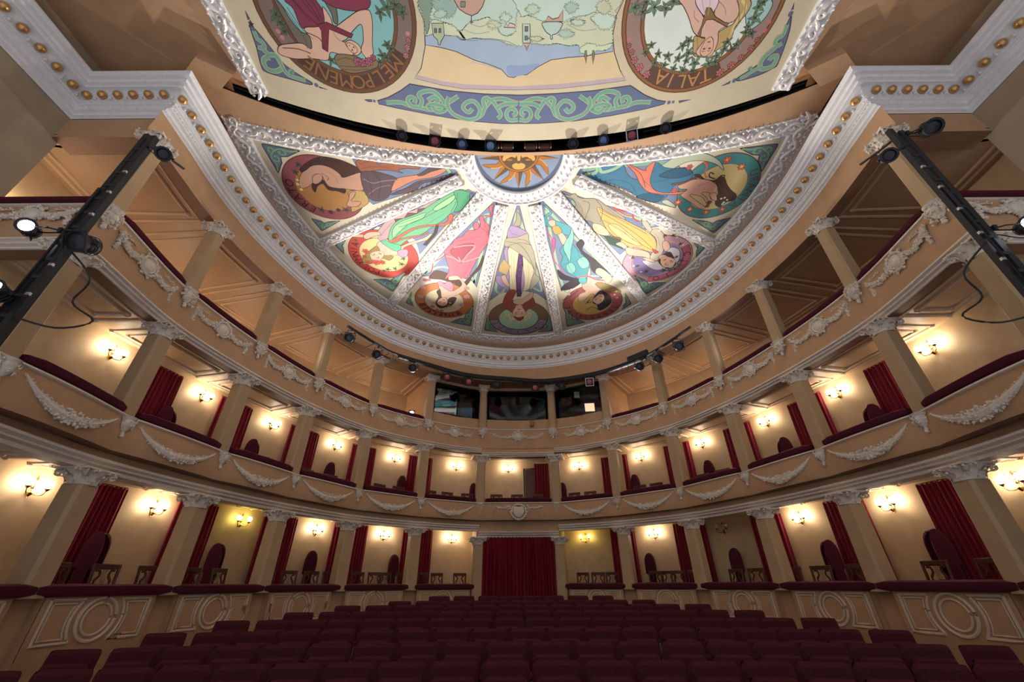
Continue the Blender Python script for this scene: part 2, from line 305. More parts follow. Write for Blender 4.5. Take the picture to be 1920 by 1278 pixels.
MURAL={"erato":[["po",0,-408,594,-355,602,-166,617,-153,645,-274,693,-398,736,-417,710,-402,635],
["r",1,-512,687,100,70],
["d",2,-512,687,70],
["so",3,-451,695,-412,692,-405,717,-414,735,-458,760,-464,754,-454,724],
["so",4,-550,628,-524,608,-485,593,-449,598,-421,610,-399,626,-396,636,-429,650,-457,648,-468,632,-491,621,-514,622,-540,638],
["so",5,-400,605,-372,594,-355,602,-345,613,-319,599,-301,614,-274,618,-248,622,-254,628,-282,626,-303,631,-293,639,-314,633,-344,630,-373,633,-396,634,-402,620],
["so",6,-567,662,-551,639,-533,628,-514,617,-489,615,-468,624,-454,640,-450,651,-425,644,-401,637,-399,652,-410,689,-442,687,-481,682,-496,676,-500,661,-501,644,-514,648,-533,666,-557,681,-571,680],
["so",6,-470,735,-458,718,-449,699,-433,695,-441,710,-454,724,-429,727,-442,742,-465,743],
["so",7,-533,667,-518,666,-503,657,-499,674,-482,683,-456,685,-463,699,-479,692,-501,688,-508,669,-526,677,-539,695,-542,681],
["so",6,-525,647,-511,640,-500,644,-507,659,-523,669,-533,666],
["so",8,-400,639,-373,633,-344,639,-309,656,-321,672,-335,693,-357,717,-386,725,-404,713,-408,685],
["so",9,-341,703,-295,683,-262,664,-220,656,-184,645,-164,644,-192,660,-246,669,-277,693,-320,703],
["so",10,-335,693,-322,665,-305,652,-263,645,-228,637,-184,626,-183,634,-216,651,-261,659,-292,672],
["so",8,-258,646,-239,634,-214,620,-171,614,-181,623,-213,632,-244,646],
["po",11,-186,626,-175,626,-168,639,-178,641],
["l3",12,-400,655,-378,668,-350,662,-312,659],
["l2",12,-400,703,-368,682,-334,675],
["l1.2",13,-498,638,-487,651,-493,659],
["b",14,-546,613,8,-564,634,8,-482,599,7,-546,753,9,-478,754,9],
["b",15,-546,613,4,-524,761,7,-500,754,6],
["b",16,-569,657,3,-574,670,4,-572,686,4],
["l0.9",17,-388,645,-386,675,-394,710],
["l0.9",17,-364,639,-358,668,-377,714],
["l0.9",17,-327,693,-289,683,-251,666],
["l0.9",18,-395,614,-364,605,-341,620,-308,620],
["l0.9",18,-393,626,-358,620,-321,627],
["l0.9",19,-521,613,-483,601,-447,607,-421,626],
["l0.9",20,-480,635,-468,648,-470,668],
["t",0,-609,557,-526,577,-608,637],
["t",0,-578,831,-588,783,-510,793]],"polymnia":[["po",0,-430,807,-364,778,-215,722,-132,689,-112,702,-159,756,-188,786,-309,929,-309,870,-334,840],
["r",21,-423,934,107,74],
["d",22,-423,934,74],
["so",23,-434,811,-380,779,-316,752,-279,746,-352,791,-398,808,-431,828],
["so",24,-418,839,-366,784,-319,765,-286,754,-255,737,-211,716,-255,749,-298,775,-336,791,-359,818,-384,854,-405,869,-419,869],
["po",25,-353,788,-324,784,-309,765,-284,767,-278,752,-255,749,-261,756,-296,775,-333,791,-353,798],
["so",26,-387,854,-369,818,-341,791,-284,768,-226,728,-171,696,-146,690,-134,711,-133,726,-153,753,-186,766,-213,792,-252,819,-283,844,-314,858,-339,873,-366,892,-391,880],
["so",27,-370,832,-344,801,-285,775,-258,765,-272,785,-319,808,-353,840,-375,862],
["so",28,-234,750,-206,728,-173,707,-172,719,-203,747,-231,759],
["so",29,-172,697,-151,691,-123,702,-131,705,-133,726,-156,756,-180,763,-166,734],
["so",30,-392,861,-383,869,-324,829,-277,812,-228,807,-203,796,-197,776,-184,772,-188,792,-213,813,-259,816,-301,826,-342,851,-373,877,-390,877],
["so",30,-378,873,-329,855,-287,848,-264,835,-273,846,-308,858,-348,866,-374,880],
["so",31,-433,888,-417,873,-395,884,-366,892,-355,892,-335,881,-281,859,-261,844,-247,848,-253,859,-277,870,-319,885,-351,900,-376,932,-399,932,-425,940,-437,923],
["so",32,-416,874,-402,867,-386,880,-365,888,-360,900,-372,916,-388,912,-406,892],
["so",33,-371,912,-347,908,-343,920,-355,941,-372,940,-378,928],
["so",34,-498,952,-479,927,-455,907,-434,892,-430,907,-428,932,-394,936,-412,957,-433,948,-461,965,-485,973,-500,973],
["so",31,-466,931,-453,919,-432,915,-421,928,-439,948,-459,959,-469,952],
["b",35,-475,915,11,-482,965,10,-458,965,14,-438,965,11,-486,939,8],
["po",36,-489,842,-453,846,-417,850,-422,861,-446,859,-492,855],
["so",31,-461,850,-442,837,-412,836,-410,847,-434,854,-450,863,-461,863],
["po",37,-291,889,-250,841,-237,809,-230,811,-240,841,-282,893],
["b",38,-491,868,7,-493,883,6,-429,1000,9,-404,996,8,-377,974,9,-365,949,8,-443,1005,6],
["l1.6",39,-348,818,-289,795,-231,762,-181,731],
["l1.6",39,-162,699,-168,728,-188,763],
["l0.9",39,-383,869,-356,840,-320,815],
["l0.9",39,-357,811,-316,795,-273,778,-235,753],
["l0.9",39,-296,826,-251,799,-207,769],
["l0.9",40,-412,854,-387,825,-359,798],
["f",0,-445,934,-24,16],
["t",0,-561,889,-512,853,-547,926],
["t",0,-443,1119,-492,1049,-371,1012]],"euterpe":[["po",0,-68,731,-58,729,-81,842,-143,1095,-156,1061,-200,1039,-321,1035,-230,910],
["l5",41,-311,1019,-242,989,-155,1045,-147,1055,-84,787,-131,822,-318,1027],
["r",42,-268,1174,106,70],
["a",43,-268,1174,100,74,164.9,61.3],
["d",44,-268,1174,70],
["so",45,-299,1038,-272,1006,-239,1017,-201,1044,-190,1072,-149,1018,-125,977,-112,939,-109,948,-123,998,-154,1039,-168,1072,-192,1094,-219,1077,-259,1054,-294,1049],
["so",46,-248,1049,-227,1002,-231,938,-227,910,-201,884,-192,867,-166,854,-151,834,-126,830,-110,814,-110,783,-98,779,-96,798,-82,818,-87,842,-83,867,-107,911,-126,944,-151,1002,-172,1044,-201,1044,-228,1038],
["so",46,-131,822,-127,804,-115,802,-113,818,-123,830],
["so",46,-96,776,-77,774,-82,754,-76,741,-65,740,-72,754,-71,772,-84,783],
["so",47,-212,919,-183,893,-140,884,-138,897,-168,938,-185,972,-196,948],
["l4",48,-228,938,-203,948,-185,967,-189,943],
["l4",48,-197,901,-157,893,-132,898,-162,938,-178,967,-122,944],
["l1.4",49,-113,818,-93,838,-85,867],
["l3",50,-226,929,-250,952,-272,966,-281,996,-294,1022],
["so",51,-302,1184,-285,1147,-287,1117,-267,1105,-251,1147,-221,1154,-242,1198,-268,1211,-292,1217],
["so",31,-275,1088,-264,1065,-248,1077,-228,1088,-227,1111,-224,1112,-194,1083,-198,1055,-213,1055,-234,1055,-232,1038,-206,1033,-191,1050,-177,1089,-187,1112,-220,1141,-244,1154,-257,1166,-274,1153,-272,1117],
["so",52,-275,1065,-260,1063,-255,1077,-242,1063,-226,1071,-224,1100,-235,1117,-252,1105,-264,1088,-275,1085],
["so",31,-294,1181,-281,1159,-259,1153,-259,1178,-272,1204,-287,1197],
["b",53,-318,1207,8,-304,1230,9,-287,1234,8,-255,1204,7,-316,1054,9,-302,1054,7],
["b",54,-269,1217,7,-306,1184,6,-248,1185,5],
["b",55,-331,1093,12,-349,1146,13,-183,1148,13,-207,1198,12,-178,1100,10],
["l0.9",56,-210,1007,-193,977,-162,938,-126,911],
["l0.9",56,-186,1039,-165,1002,-150,958],
["l0.9",56,-187,875,-148,867,-109,855],
["l0.9",56,-99,787,-95,818,-87,838],
["f",0,-275,1178,-12,27],
["t",0,-412,1183,-377,1119,-388,1206],
["t",0,-186,1343,-266,1312,-163,1202]],"caliope":[["po",0,-2,738,2,738,33,882,66,994,106,1171,69,1131,8,1111,-60,1129,-100,1172,-68,1004,-32,849],
["l5",41,-65,1038,-76,1116,-43,1098,-8,794,5,794,69,1039,85,1118,56,1099],
["r",57,6,1289,118,76],
["a",58,6,1289,113,82,166.1,14.5],
["d",59,6,1289,76],
["so",60,-5,765,4,773,9,794,5,815,-12,815,-5,790],
["so",61,-25,819,-12,815,12,828,29,845,5,859,-29,868,-32,849],
["so",61,-43,915,-29,910,-27,1098,-51,1098,-70,1073,-73,1037,-53,1032,-34,1015,-42,950],
["so",62,-29,905,6,896,35,931,55,983,55,1039,44,1099,24,1117,-24,1110,-27,1038,-30,961],
["po",63,3,930,15,930,18,982,13,1150,-1,1150,-6,1038],
["po",61,16,977,23,1038,24,1086,15,1137,12,1098],
["so",64,-41,881,-32,863,-1,859,29,845,33,868,40,892,52,931,61,994,60,1027,77,1050,63,1086,44,1111,47,1062,54,1005,32,961,6,930,-25,901,-39,898],
["l1.3",65,-36,877,6,891,35,941,56,1005],
["l1.3",65,-29,896,6,882,37,892],
["l1.3",65,-1,868,23,873,41,896],
["po",66,-44,953,-24,988,-36,1032,-64,1012,-59,982],
["so",31,-55,1038,-42,1032,-35,1055,-27,1086,-35,1092,-50,1067],
["so",67,-54,1204,-44,1143,-24,1110,-4,1117,-16,1163,-16,1190,22,1197,38,1163,58,1157,66,1198,48,1219,23,1255,-12,1255,-33,1233],
["so",31,-16,1180,-3,1166,21,1163,49,1124,57,1130,54,1157,30,1184,18,1197,-7,1194],
["b",68,-38,1270,17,-20,1293,16,41,1278,18,29,1301,15,49,1256,12,6,1309,11,-51,1277,11],
["so",31,-9,1240,-5,1204,18,1201,23,1241,21,1278,8,1297,-5,1286],
["so",69,-12,1278,-3,1270,19,1270,26,1286,9,1305],
["b",70,8,959,1,9,972,1,7,1004,1,6,1038,1,6,1068,1,5,1098,1,5,1123,1],
["l0.9",71,-19,930,-21,1010,-15,1098],
["l0.9",71,-8,920,-12,982,-10,1073],
["l0.9",71,32,961,38,1027,34,1098],
["l0.9",72,-25,827,-18,845,5,854],
["l0.9",73,-44,1162,-28,1136,-12,1130],
["l0.9",73,-45,1197,-24,1176,-20,1218],
["l0.9",73,51,1184,39,1205,31,1233],
["f",0,7,1246,0,39],
["t",0,-134,1373,-115,1261,-77,1389],
["t",0,149,1381,126,1264,86,1390]],"terpsicore":[["po",0,54,728,65,727,144,812,235,942,327,1044,305,1060,248,1059,177,1098,157,1121,119,980,75,815],
["l5",41,76,759,169,1121,213,1043,321,1033,234,933,147,836,76,751],
["r",74,279,1192,109,72],
["d",75,279,1192,72],
["so",76,67,741,79,744,95,770,82,784,88,796,116,800,148,816,162,836,152,853,123,844,100,824,78,815,67,796,73,781,89,766,79,751],
["so",31,86,802,94,794,107,798,109,812,122,832,147,865,144,891,134,887,117,848,103,824,90,812],
["so",77,100,822,117,816,130,840,111,850],
["so",78,132,1005,159,1031,196,1048,220,1043,218,1076,196,1104,168,1115,153,1109,164,1081,180,1064,147,1053],
["so",79,184,878,192,870,204,887,201,914,229,942,261,971,296,1012,316,1043,306,1065,281,1043,247,1011,233,971,209,942,192,914,179,891],
["so",80,134,904,146,887,169,891,193,923,217,951,236,986,236,1032,215,1053,188,1037,161,1016,140,980,143,946,132,922],
["so",81,193,961,210,946,229,966,233,991,214,1001,198,980],
["so",82,159,985,176,973,192,1000,186,1026,168,1016],
["so",83,141,900,155,848,156,824,165,844,168,870,166,914,169,965,156,941],
["so",31,235,1021,237,996,244,1016,249,1043,272,1054,289,1049,264,1027,260,1006,272,999,297,1017,323,1049,322,1071,310,1082,299,1065,292,1065,300,1111,286,1152,267,1134,244,1177,224,1174,223,1140,243,1122,229,1104,226,1081,238,1065],
["so",84,210,1048,231,1043,239,1070,230,1081,213,1070],
["l5",85,203,1045,238,1040,269,1057,298,1062],
["so",86,103,867,113,867,114,913,111,922,103,882],
["l3",87,79,827,92,848,103,869,110,913,118,960,142,1000,158,1026],
["so",78,279,1159,283,1140,294,1116,310,1123,339,1153,348,1191,334,1223,312,1237,298,1203,281,1190],
["so",31,282,1165,291,1140,308,1140,318,1171,308,1194,293,1197],
["so",88,271,1079,286,1071,325,1088,365,1117,368,1132,341,1129,300,1111,279,1093],
["l2.5",78,276,1184,261,1190,266,1171,254,1196],
["l2.5",78,312,1233,281,1216,264,1236],
["l2.5",78,216,1116,191,1152,170,1170,166,1167],
["b",89,183,1115,4,191,1110,4,187,1139,4,351,1141,4,363,1159,4,353,1123,4],
["l0.9",90,144,923,160,951,168,990,194,1032],
["l0.9",90,185,914,200,951,220,971],
["l0.9",90,147,985,166,970,192,966],
["l0.9",91,153,836,155,882,164,941],
["f",0,299,1166,-6,30],
["t",0,202,1351,179,1215,273,1318],
["t",0,426,1198,387,1132,399,1234]],"clio":[["po",0,109,704,119,696,225,738,348,780,433,818,380,828,334,922,325,938,247,856,152,756],
["l5",41,144,728,161,743,211,744,267,766,390,809,364,821],
["r",92,449,964,108,78],
["a",93,449,964,103,80,-37.1,85.7],
["d",94,449,964,76],
["so",70,470,915,485,907,508,923,519,974,488,1004,452,1008,406,973,415,964,463,965],
["so",60,116,704,137,710,151,704,167,719,210,722,242,744,284,773,307,796,284,845,265,859,222,837,217,806,191,795,173,779,169,765,155,759,158,740,146,722,125,715],
["so",95,215,809,245,816,273,849,258,856,228,841],
["so",96,218,750,264,776,305,796,342,817,380,839,413,868,428,899,430,923,409,923,371,906,334,898,299,867,266,838,242,799],
["so",97,261,813,287,813,327,845,378,891,368,898,323,875,284,845],
["l1.3",98,228,766,291,806,356,853,424,915],
["l1.3",98,224,756,306,803,383,849],
["l1.3",98,244,796,316,845,344,868,420,919],
["l1.3",99,174,728,196,740,191,795],
["l1.3",99,211,725,234,756,237,802],
["po",100,256,856,307,864,328,914,282,890],
["po",101,255,855,308,863,315,875,265,859],
["so",31,300,890,317,882,338,902,338,914,318,902],
["so",102,336,906,373,914,411,927,425,956,399,947,350,938],
["so",31,353,790,368,797,399,839,389,842,362,814],
["po",103,350,783,364,783,370,804,356,800],
["so",102,393,846,404,828,431,846,446,876,456,923,451,964,425,956,423,931,430,907,416,868],
["so",31,443,884,456,880,473,907,464,923,450,907],
["so",31,400,951,425,956,446,969,436,973,408,960],
["so",104,464,931,480,927,502,956,516,982,506,1004,479,995,455,969,459,952],
["so",31,449,948,464,939,485,952,506,974,512,995,498,1000,477,982,463,965],
["b",105,528,965,10,530,987,11,521,1005,11,506,1013,11,487,1013,10,507,948,7,440,857,7,465,857,7,499,892,7,368,951,8,393,990,8,430,1017,8],
["so",106,419,913,442,925,434,933],
["l4",107,261,750,287,763,318,767,329,790,349,803],
["l3",107,264,753,300,776,325,783],
["b",108,417,837,4,448,846,4,479,865,4,509,896,4,359,951,4,381,990,4,413,1019,4],
["l0.9",109,252,796,302,831,351,875,394,910],
["l0.9",109,278,845,318,875,356,894],
["l0.9",110,162,731,178,756,178,775],
["l0.9",110,230,738,262,766,299,793],
["l0.9",111,404,846,424,868,437,899],
["f",0,486,972,25,22],
["t",0,463,1144,395,1036,514,1075],
["t",0,582,908,529,871,570,951]],"urania":[["po",0,148,647,159,623,256,614,378,600,416,641,437,755,366,735,270,689,189,663],
["l5",112,163,633,246,623,366,614],
["r",113,525,690,101,71],
["d",114,525,690,71],
["so",115,339,640,361,618,383,599,419,588,461,593,497,612,519,638,489,619,451,610,417,613,393,628,370,647],
["so",115,392,735,405,727,434,747,426,751],
["so",116,165,643,182,639,209,626,256,617,273,640,290,657,314,657,337,614,364,627,394,631,423,629,445,648,438,669,411,679,405,697,395,723,376,735,346,729,316,713,293,696,269,685,242,674,201,663,185,656],
["so",117,317,715,351,704,378,712,392,716,376,734,345,727],
["so",117,384,634,424,631,441,646,413,658,380,658,359,651],
["so",118,262,612,294,627,320,637,320,627,336,611,338,627,338,647,342,671,360,693,389,704,428,701,444,699,442,707,415,710,377,708,344,700,319,678,300,650,284,633],
["l1.3",119,275,620,311,647,334,686],
["l5",120,168,646,194,643,200,626,211,640,237,633,257,618],
["so",101,401,675,432,669,451,657,454,663,429,677,405,679],
["so",121,418,683,433,674,454,663,491,665,518,680,527,694,526,713,536,728,521,724,510,705,489,705,512,724,518,740,498,720,479,712,460,712,494,736,517,752,506,758,477,739,439,716,437,708,447,694,428,692],
["so",122,448,650,460,648,480,662,506,666,516,655,530,659,546,680,566,698,586,713,587,729,568,736,559,752,543,744,536,728,534,709,526,691,512,673,488,665,461,658],
["l3",122,507,662,489,655,487,643,498,648],
["l3",122,527,666,527,652,516,655,530,673],
["so",121,512,709,526,705,536,719,540,730,525,726],
["b",123,513,608,11,558,627,10,428,628,8,465,617,6,414,697,8,437,735,11,478,759,10,528,770,10,569,760,10],
["b",124,513,608,3,558,627,4,437,735,4,478,759,4,528,770,3,569,760,3],
["b",125,550,724,3,558,721,3,562,736,3,568,728,3,561,742,3],
["b",126,523,736,7,522,748,6],
["l3",123,457,612,471,625,473,645,483,658],
["l0.9",127,193,653,228,646,256,630],
["l0.9",127,225,664,261,664,295,678,315,707],
["l0.9",127,322,664,353,689,377,708],
["l0.9",127,352,627,383,641,417,644],
["l0.9",127,348,671,376,665,404,658],
["l0.9",128,521,673,543,687,568,709],
["l0.9",128,527,694,550,709,571,728],
["l0.9",129,467,683,478,679,494,673],
["t",0,617,566,530,578,616,641],
["t",0,584,849,499,797,607,790]],"sun":[["h",130,0,588,108]],"front":[["r",131,-335,303,143,102],
["r",132,-335,303,136,109],
["a",133,-335,303,136,109,136.5,41.0],
["d",134,-335,303,102],
["b",135,-447,309,12,-445,321,10,-444,335,8,-241,299,14,-225,296,14,-215,307,10,-256,307,10,-257,358,9,-251,365,9,-271,376,9,-279,388,9,-375,384,9,-264,380,9,-301,400,7],
["so",136,-419,270,-404,279,-421,288,-411,301,-408,330,-378,328,-362,320,-359,303,-365,288,-367,273],
["so",137,-439,285,-429,298,-423,318,-411,337,-381,346,-382,368,-414,368,-427,353,-435,318],
["so",137,-350,289,-339,292,-333,301,-339,323,-346,321,-345,308],
["so",138,-356,279,-276,283,-273,299,-300,305,-341,297],
["so",31,-473,368,-464,358,-441,355,-419,355,-406,364,-400,346,-404,330,-378,328,-363,321,-357,298,-349,313,-347,328,-320,316,-296,305,-277,303,-273,310,-275,325,-285,357,-288,373,-302,382,-310,367,-300,350,-296,325,-316,336,-331,348,-341,352,-332,355,-320,372,-346,376,-370,370,-382,384,-409,381,-445,381,-468,375],
["po",139,-377,325,-359,321,-316,341,-322,347,-359,332,-376,370,-384,364,-374,335],
["so",140,-368,384,-360,374,-341,374,-322,378,-301,388,-285,384,-286,396,-311,404,-341,408,-361,400],
["so",31,-337,355,-326,350,-316,354,-310,361,-311,370,-322,376,-330,368],
["b",141,-324,387,8,-314,389,8,-301,387,8,-290,380,6],
["l1.3",13,-403,337,-382,348,-381,366],
["l1.3",13,-461,362,-432,364,-410,372],
["l1.3",142,-405,288,-388,313,-377,325],
["l1.3",142,-386,282,-374,308,-371,321],
["b",143,-453,345,4,-456,335,4,-225,377,6,-219,363,6,-214,351,5,-213,340,4],
["so",144,-505,329,-499,328,-487,353,-471,391,-446,414,-431,425,-437,429,-467,420,-514,405,-519,393,-511,362],
["l5",145,-501,334,-501,347,-495,352,-495,360,-504,362,-508,360],
["l6",145,-499,364,-493,373,-481,375,-478,387,-479,397,-495,403,-509,399,-511,387,-503,379,-494,379],
["l5",145,-478,387,-475,407,-464,414,-442,421],
["l4",145,-470,407,-465,401,-459,403,-463,408],
["b",144,-500,323,5,-424,430,4],
["po",144,-499,303,-498,315,-502,317],
["po",144,-420,433,-405,439,-419,435],
["po",146,-157,163,-160,228,-185,300,-178,321,-184,362,-199,399,-216,418,-165,431,-118,439,-7,442,79,440,151,433,219,425,203,405,185,374,176,345,176,314,184,292,160,230,154,164],
["p",147,-216,418,-165,431,-118,439,-7,442,79,440,151,433,219,425,216,418,150,425,78,431,-7,435,-117,430,-164,423,-212,411],
["po",148,-183,359,-155,363,-126,370,-89,386,-66,392,-38,402,-24,416,-13,418,0,413,14,413,37,398,62,386,96,382,129,380,182,372,172,326,-178,324],
["s",149,-24,395,4,396,37,392,35,398,15,411,-13,416,-26,408],
["wo",150,-181,343,-165,341,-145,343,-123,345,-108,351,-88,348,-68,350,-41,352,-23,359,-1,362,22,358,49,360,71,358,94,362,112,361,120,372,132,375,149,368,163,368,179,359,174,335,174,312,169,244,-165,242,-183,294,-177,321],
["wo",151,-172,258,2,258,-6,307,-8,334,-19,344,-36,342,-45,330,-57,316,-75,319,-97,325,-113,337,-125,328,-142,323,-163,319,-178,341,-176,321,-183,294],
["wo",152,-6,258,142,259,142,301,123,313,97,317,79,324,42,322,16,313,-1,311],
["wo",153,-181,289,-158,290,-163,307,-171,330,-177,339,-179,315],
["wo",154,-156,291,-116,290,-116,303,-126,314,-141,314,-154,303],
["po",155,-121,280,-61,280,-65,292,-69,300,-78,309,-89,313,-99,310,-111,303,-118,291],
["l1.6",156,-90,313,-91,326],
["l1.4",156,-94,322,-87,323],
["po",157,-107,292,-99,292,-100,300,-108,300],
["po",158,-165,324,-143,324,-144,344,-151,352,-155,359,-158,359,-158,351,-165,344],
["po",159,-161,332,-157,332,-158,339,-162,339],
["po",159,-152,332,-149,332,-150,339,-154,339],
["po",160,4,326,18,326,20,356,13,363,5,356],
["po",161,6,357,19,357,15,363,13,370,11,363],
["po",162,9,330,14,330,14,338,9,338],
["po",162,9,345,14,345,14,352,9,352],
["so",163,42,324,76,324,75,335,68,342,61,344,62,350,58,350,57,344,50,340,44,333],
["po",164,46,323,51,314,59,319,70,317,77,305,79,323],
["po",165,-31,331,-26,325,-23,330,-20,324,-10,327,-10,332],
["wo",166,130,317,148,310,174,316,174,324,166,335,152,335,138,326],
["wo",167,93,322,102,319,118,322,116,328,101,329],
["wo",168,116,370,130,358,157,362,177,358,172,368,152,372,133,378],
["po",169,127,370,130,370,132,380,133,394,128,380],
["po",169,142,370,145,370,147,380,147,395,143,380],
["po",170,-306,462,-282,456,-251,442,-229,429,-149,443,-74,450,3,453,79,450,154,445,232,435,267,454,297,465,317,468,315,473,279,483,203,498,125,509,44,514,-37,514,-118,507,-196,493,-272,477,-305,469],
["po",170,-333,460,-317,460,-318,464,-326,464],
["po",170,344,467,370,464,346,471],
["b",170,-313,463,3,324,470,4,333,469,3],
["r",171,331,306,143,102],
["r",172,331,306,136,109],
["a",173,331,306,136,109,58.7,117.9],
["d",174,331,306,102],
["so",175,408,283,449,293,454,310,446,328,429,337,411,310],
["b",176,207,302,11,223,309,11,243,302,15,264,304,11,274,294,13,226,295,10,431,303,11,433,319,11,427,333,9,427,342,9,436,296,8,419,362,9,439,344,7],
["so",177,375,280,411,293,415,310,403,333,404,350,393,365,379,375,373,381,345,381,336,365,332,348,344,349,351,351,367,346,384,335,398,322],
["l4",178,396,293,409,306,400,331,401,348,389,365],
["so",179,283,292,290,282,311,282,323,302,338,318,347,320,355,318,352,286,373,283,390,296,400,313,396,324,389,327,383,333,375,340,380,354,381,369,377,381,360,383,346,376,348,365,354,351,341,348,327,340,310,318,295,302],
["so",180,314,296,317,282,340,283,355,294,352,311,346,317,337,316],
["po",181,337,303,345,304,359,317,380,326,389,327,387,333,372,327,356,321,344,322,341,336,344,349,337,344,339,331,338,318],
["b",182,315,363,9,324,355,9,331,375,10,350,393,12,378,394,12,389,381,10,399,369,9,399,357,8,332,389,8,391,392,8,254,362,8,272,377,8,292,381,9,314,385,9,270,393,8,290,397,8,311,404,9,331,406,9,351,408,7,246,374,7,413,369,6],
["b",183,260,414,8,242,401,8,228,388,7,219,374,6,211,363,5,208,352,4,408,411,8,425,398,7,438,384,6,450,368,6,455,354,5,461,339,4,462,326,4],
["so",184,497,320,501,322,511,350,518,395,514,403,492,416,457,427,449,422,473,403,491,378,498,350],
["l5",185,498,330,500,347,492,352,492,360,501,364,506,360],
["l6",185,498,366,490,376,483,386,483,398,491,405,508,401,511,390,507,382,499,384,497,390],
["l5",185,487,401,474,409,466,416,455,423],
["l4",185,474,409,466,403,464,407],
["b",184,495,314,4,445,427,4],
["po",184,492,297,496,307,493,308],
["po",184,438,428,424,437,438,432],
["wo",186,-159,310,-145,303,-134,310,-148,317],
["wo",187,-62,327,-49,320,-36,327,-49,334],
["wo",188,9,304,22,297,35,304,22,312],
["wo",186,79,301,90,293,104,301,92,310],
["wo",187,136,301,148,291,165,302,152,312],
["wo",188,-38,316,-27,309,-16,316,-27,323],
["wo",186,72,342,87,335,103,342,88,350],
["wo",187,17,349,30,345,44,350,31,355],
["l6",189,-288,466,-257,466,-235,474,-217,477,-194,482,-170,478,-152,466,-131,454],
["l6",189,285,469,254,469,233,477,214,480,191,485,167,480,149,468,128,455],
["l6",189,-235,474,-241,462,-233,455,-224,459,-228,468],
["l6",189,233,477,238,465,230,458,221,461,225,471],
["l6",189,-217,477,-210,462,-215,451,-202,444,-183,444,-170,455,-163,470,-170,478],
["l6",189,214,480,207,465,212,454,199,447,180,447,166,457,159,472,167,480],
["l6",189,-198,462,-181,455,-175,463,-184,468],
["l6",189,195,465,178,457,172,465,180,471],
["l6",189,-194,482,-200,474,-188,470,-169,474,-162,482,-179,487,-189,478],
["l6",189,191,485,197,476,185,472,166,476,159,484,176,490,186,480],
["l6",189,-151,455,-157,470,-148,490,-125,502,-105,504,-84,494,-75,478,-59,463,-36,460,-13,467,-3,469],
["l6",189,147,457,154,472,145,492,122,503,103,505,81,495,72,479,55,464,32,460,9,468,-1,469],
["l6",189,-93,500,-86,482,-98,465,-114,467,-123,478,-112,488,-103,480],
["l6",189,90,501,82,483,94,466,110,468,119,480,109,489,100,481],
["l6",189,-75,478,-78,463,-70,458,-63,463],
["l6",189,72,479,75,464,67,459,59,464],
["l6",189,-59,463,-48,479,-41,494,-49,502],
["l6",189,55,464,45,479,38,495,46,503],
["l6",189,-48,479,-32,471,-5,471],
["l6",189,45,479,29,471,1,471],
["l6",189,-3,505,-21,506,-29,494,-24,483,-13,481,-7,491,-15,496],
["l6",189,0,505,18,507,26,495,21,483,9,481,4,491,12,497],
["l0.9",190,-412,279,-401,298,-388,321],
["l0.9",190,-393,279,-383,301,-370,320],
["l0.9",190,-375,282,-369,301,-366,318],
["l0.9",191,-433,288,-421,314,-411,346,-413,364],
["l0.9",191,-421,298,-411,328,-395,348],
["l0.9",192,-364,384,-343,380,-323,388],
["l0.9",192,-363,394,-339,396,-308,396],
["l0.9",192,-359,400,-333,402,-305,400],
["l0.9",193,-353,337,-348,348,-341,352],
["l0.9",194,395,303,405,324,400,350,389,365],
["l0.9",194,404,296,410,317,403,339],
["l0.9",195,337,349,345,365,344,379],
["l0.9",196,317,308,321,318,332,325],
["l0.9",196,355,294,370,304,377,315],
["l0.9",197,322,289,331,303,340,315],
["l0.9",197,338,289,342,303,344,315],
["l0.9",198,-98,389,-66,395,-38,404],
["l0.9",199,-123,343,-95,352,-63,349,-28,353,-5,362],
["l0.9",200,-92,325,-75,330,-53,325,-41,336],
["l0.9",200,86,326,113,337,144,335],
["l0.9",200,-106,334,-85,341,-58,338],
["f",0,-326,363,8,8],
["f",0,364,366,1,18]]}
LETTERING={"erato":["ERATO",-512,687,85,131.7,-165.1,201],"polymnia":["POLYMNIA",-423,934,90,119.0,-146.6,202],"euterpe":["EUTERPE",-268,1174,88,71.4,158.5,203],"caliope":["CALIOPE",6,1289,98,21.2,161.8,204],"terpsicore":["TERPSICORE",279,1192,92,15.5,162.2,205],"clio":["CL IO",449,964,92,-19.0,75.2,206],"urania":["URANIA",525,690,87,-32.4,38.8,207],"front1":["MELPOMENE",-335,303,122,45.6,134.4,171],"front2":["TALIA",331,306,122,65.7,109.7,208]}

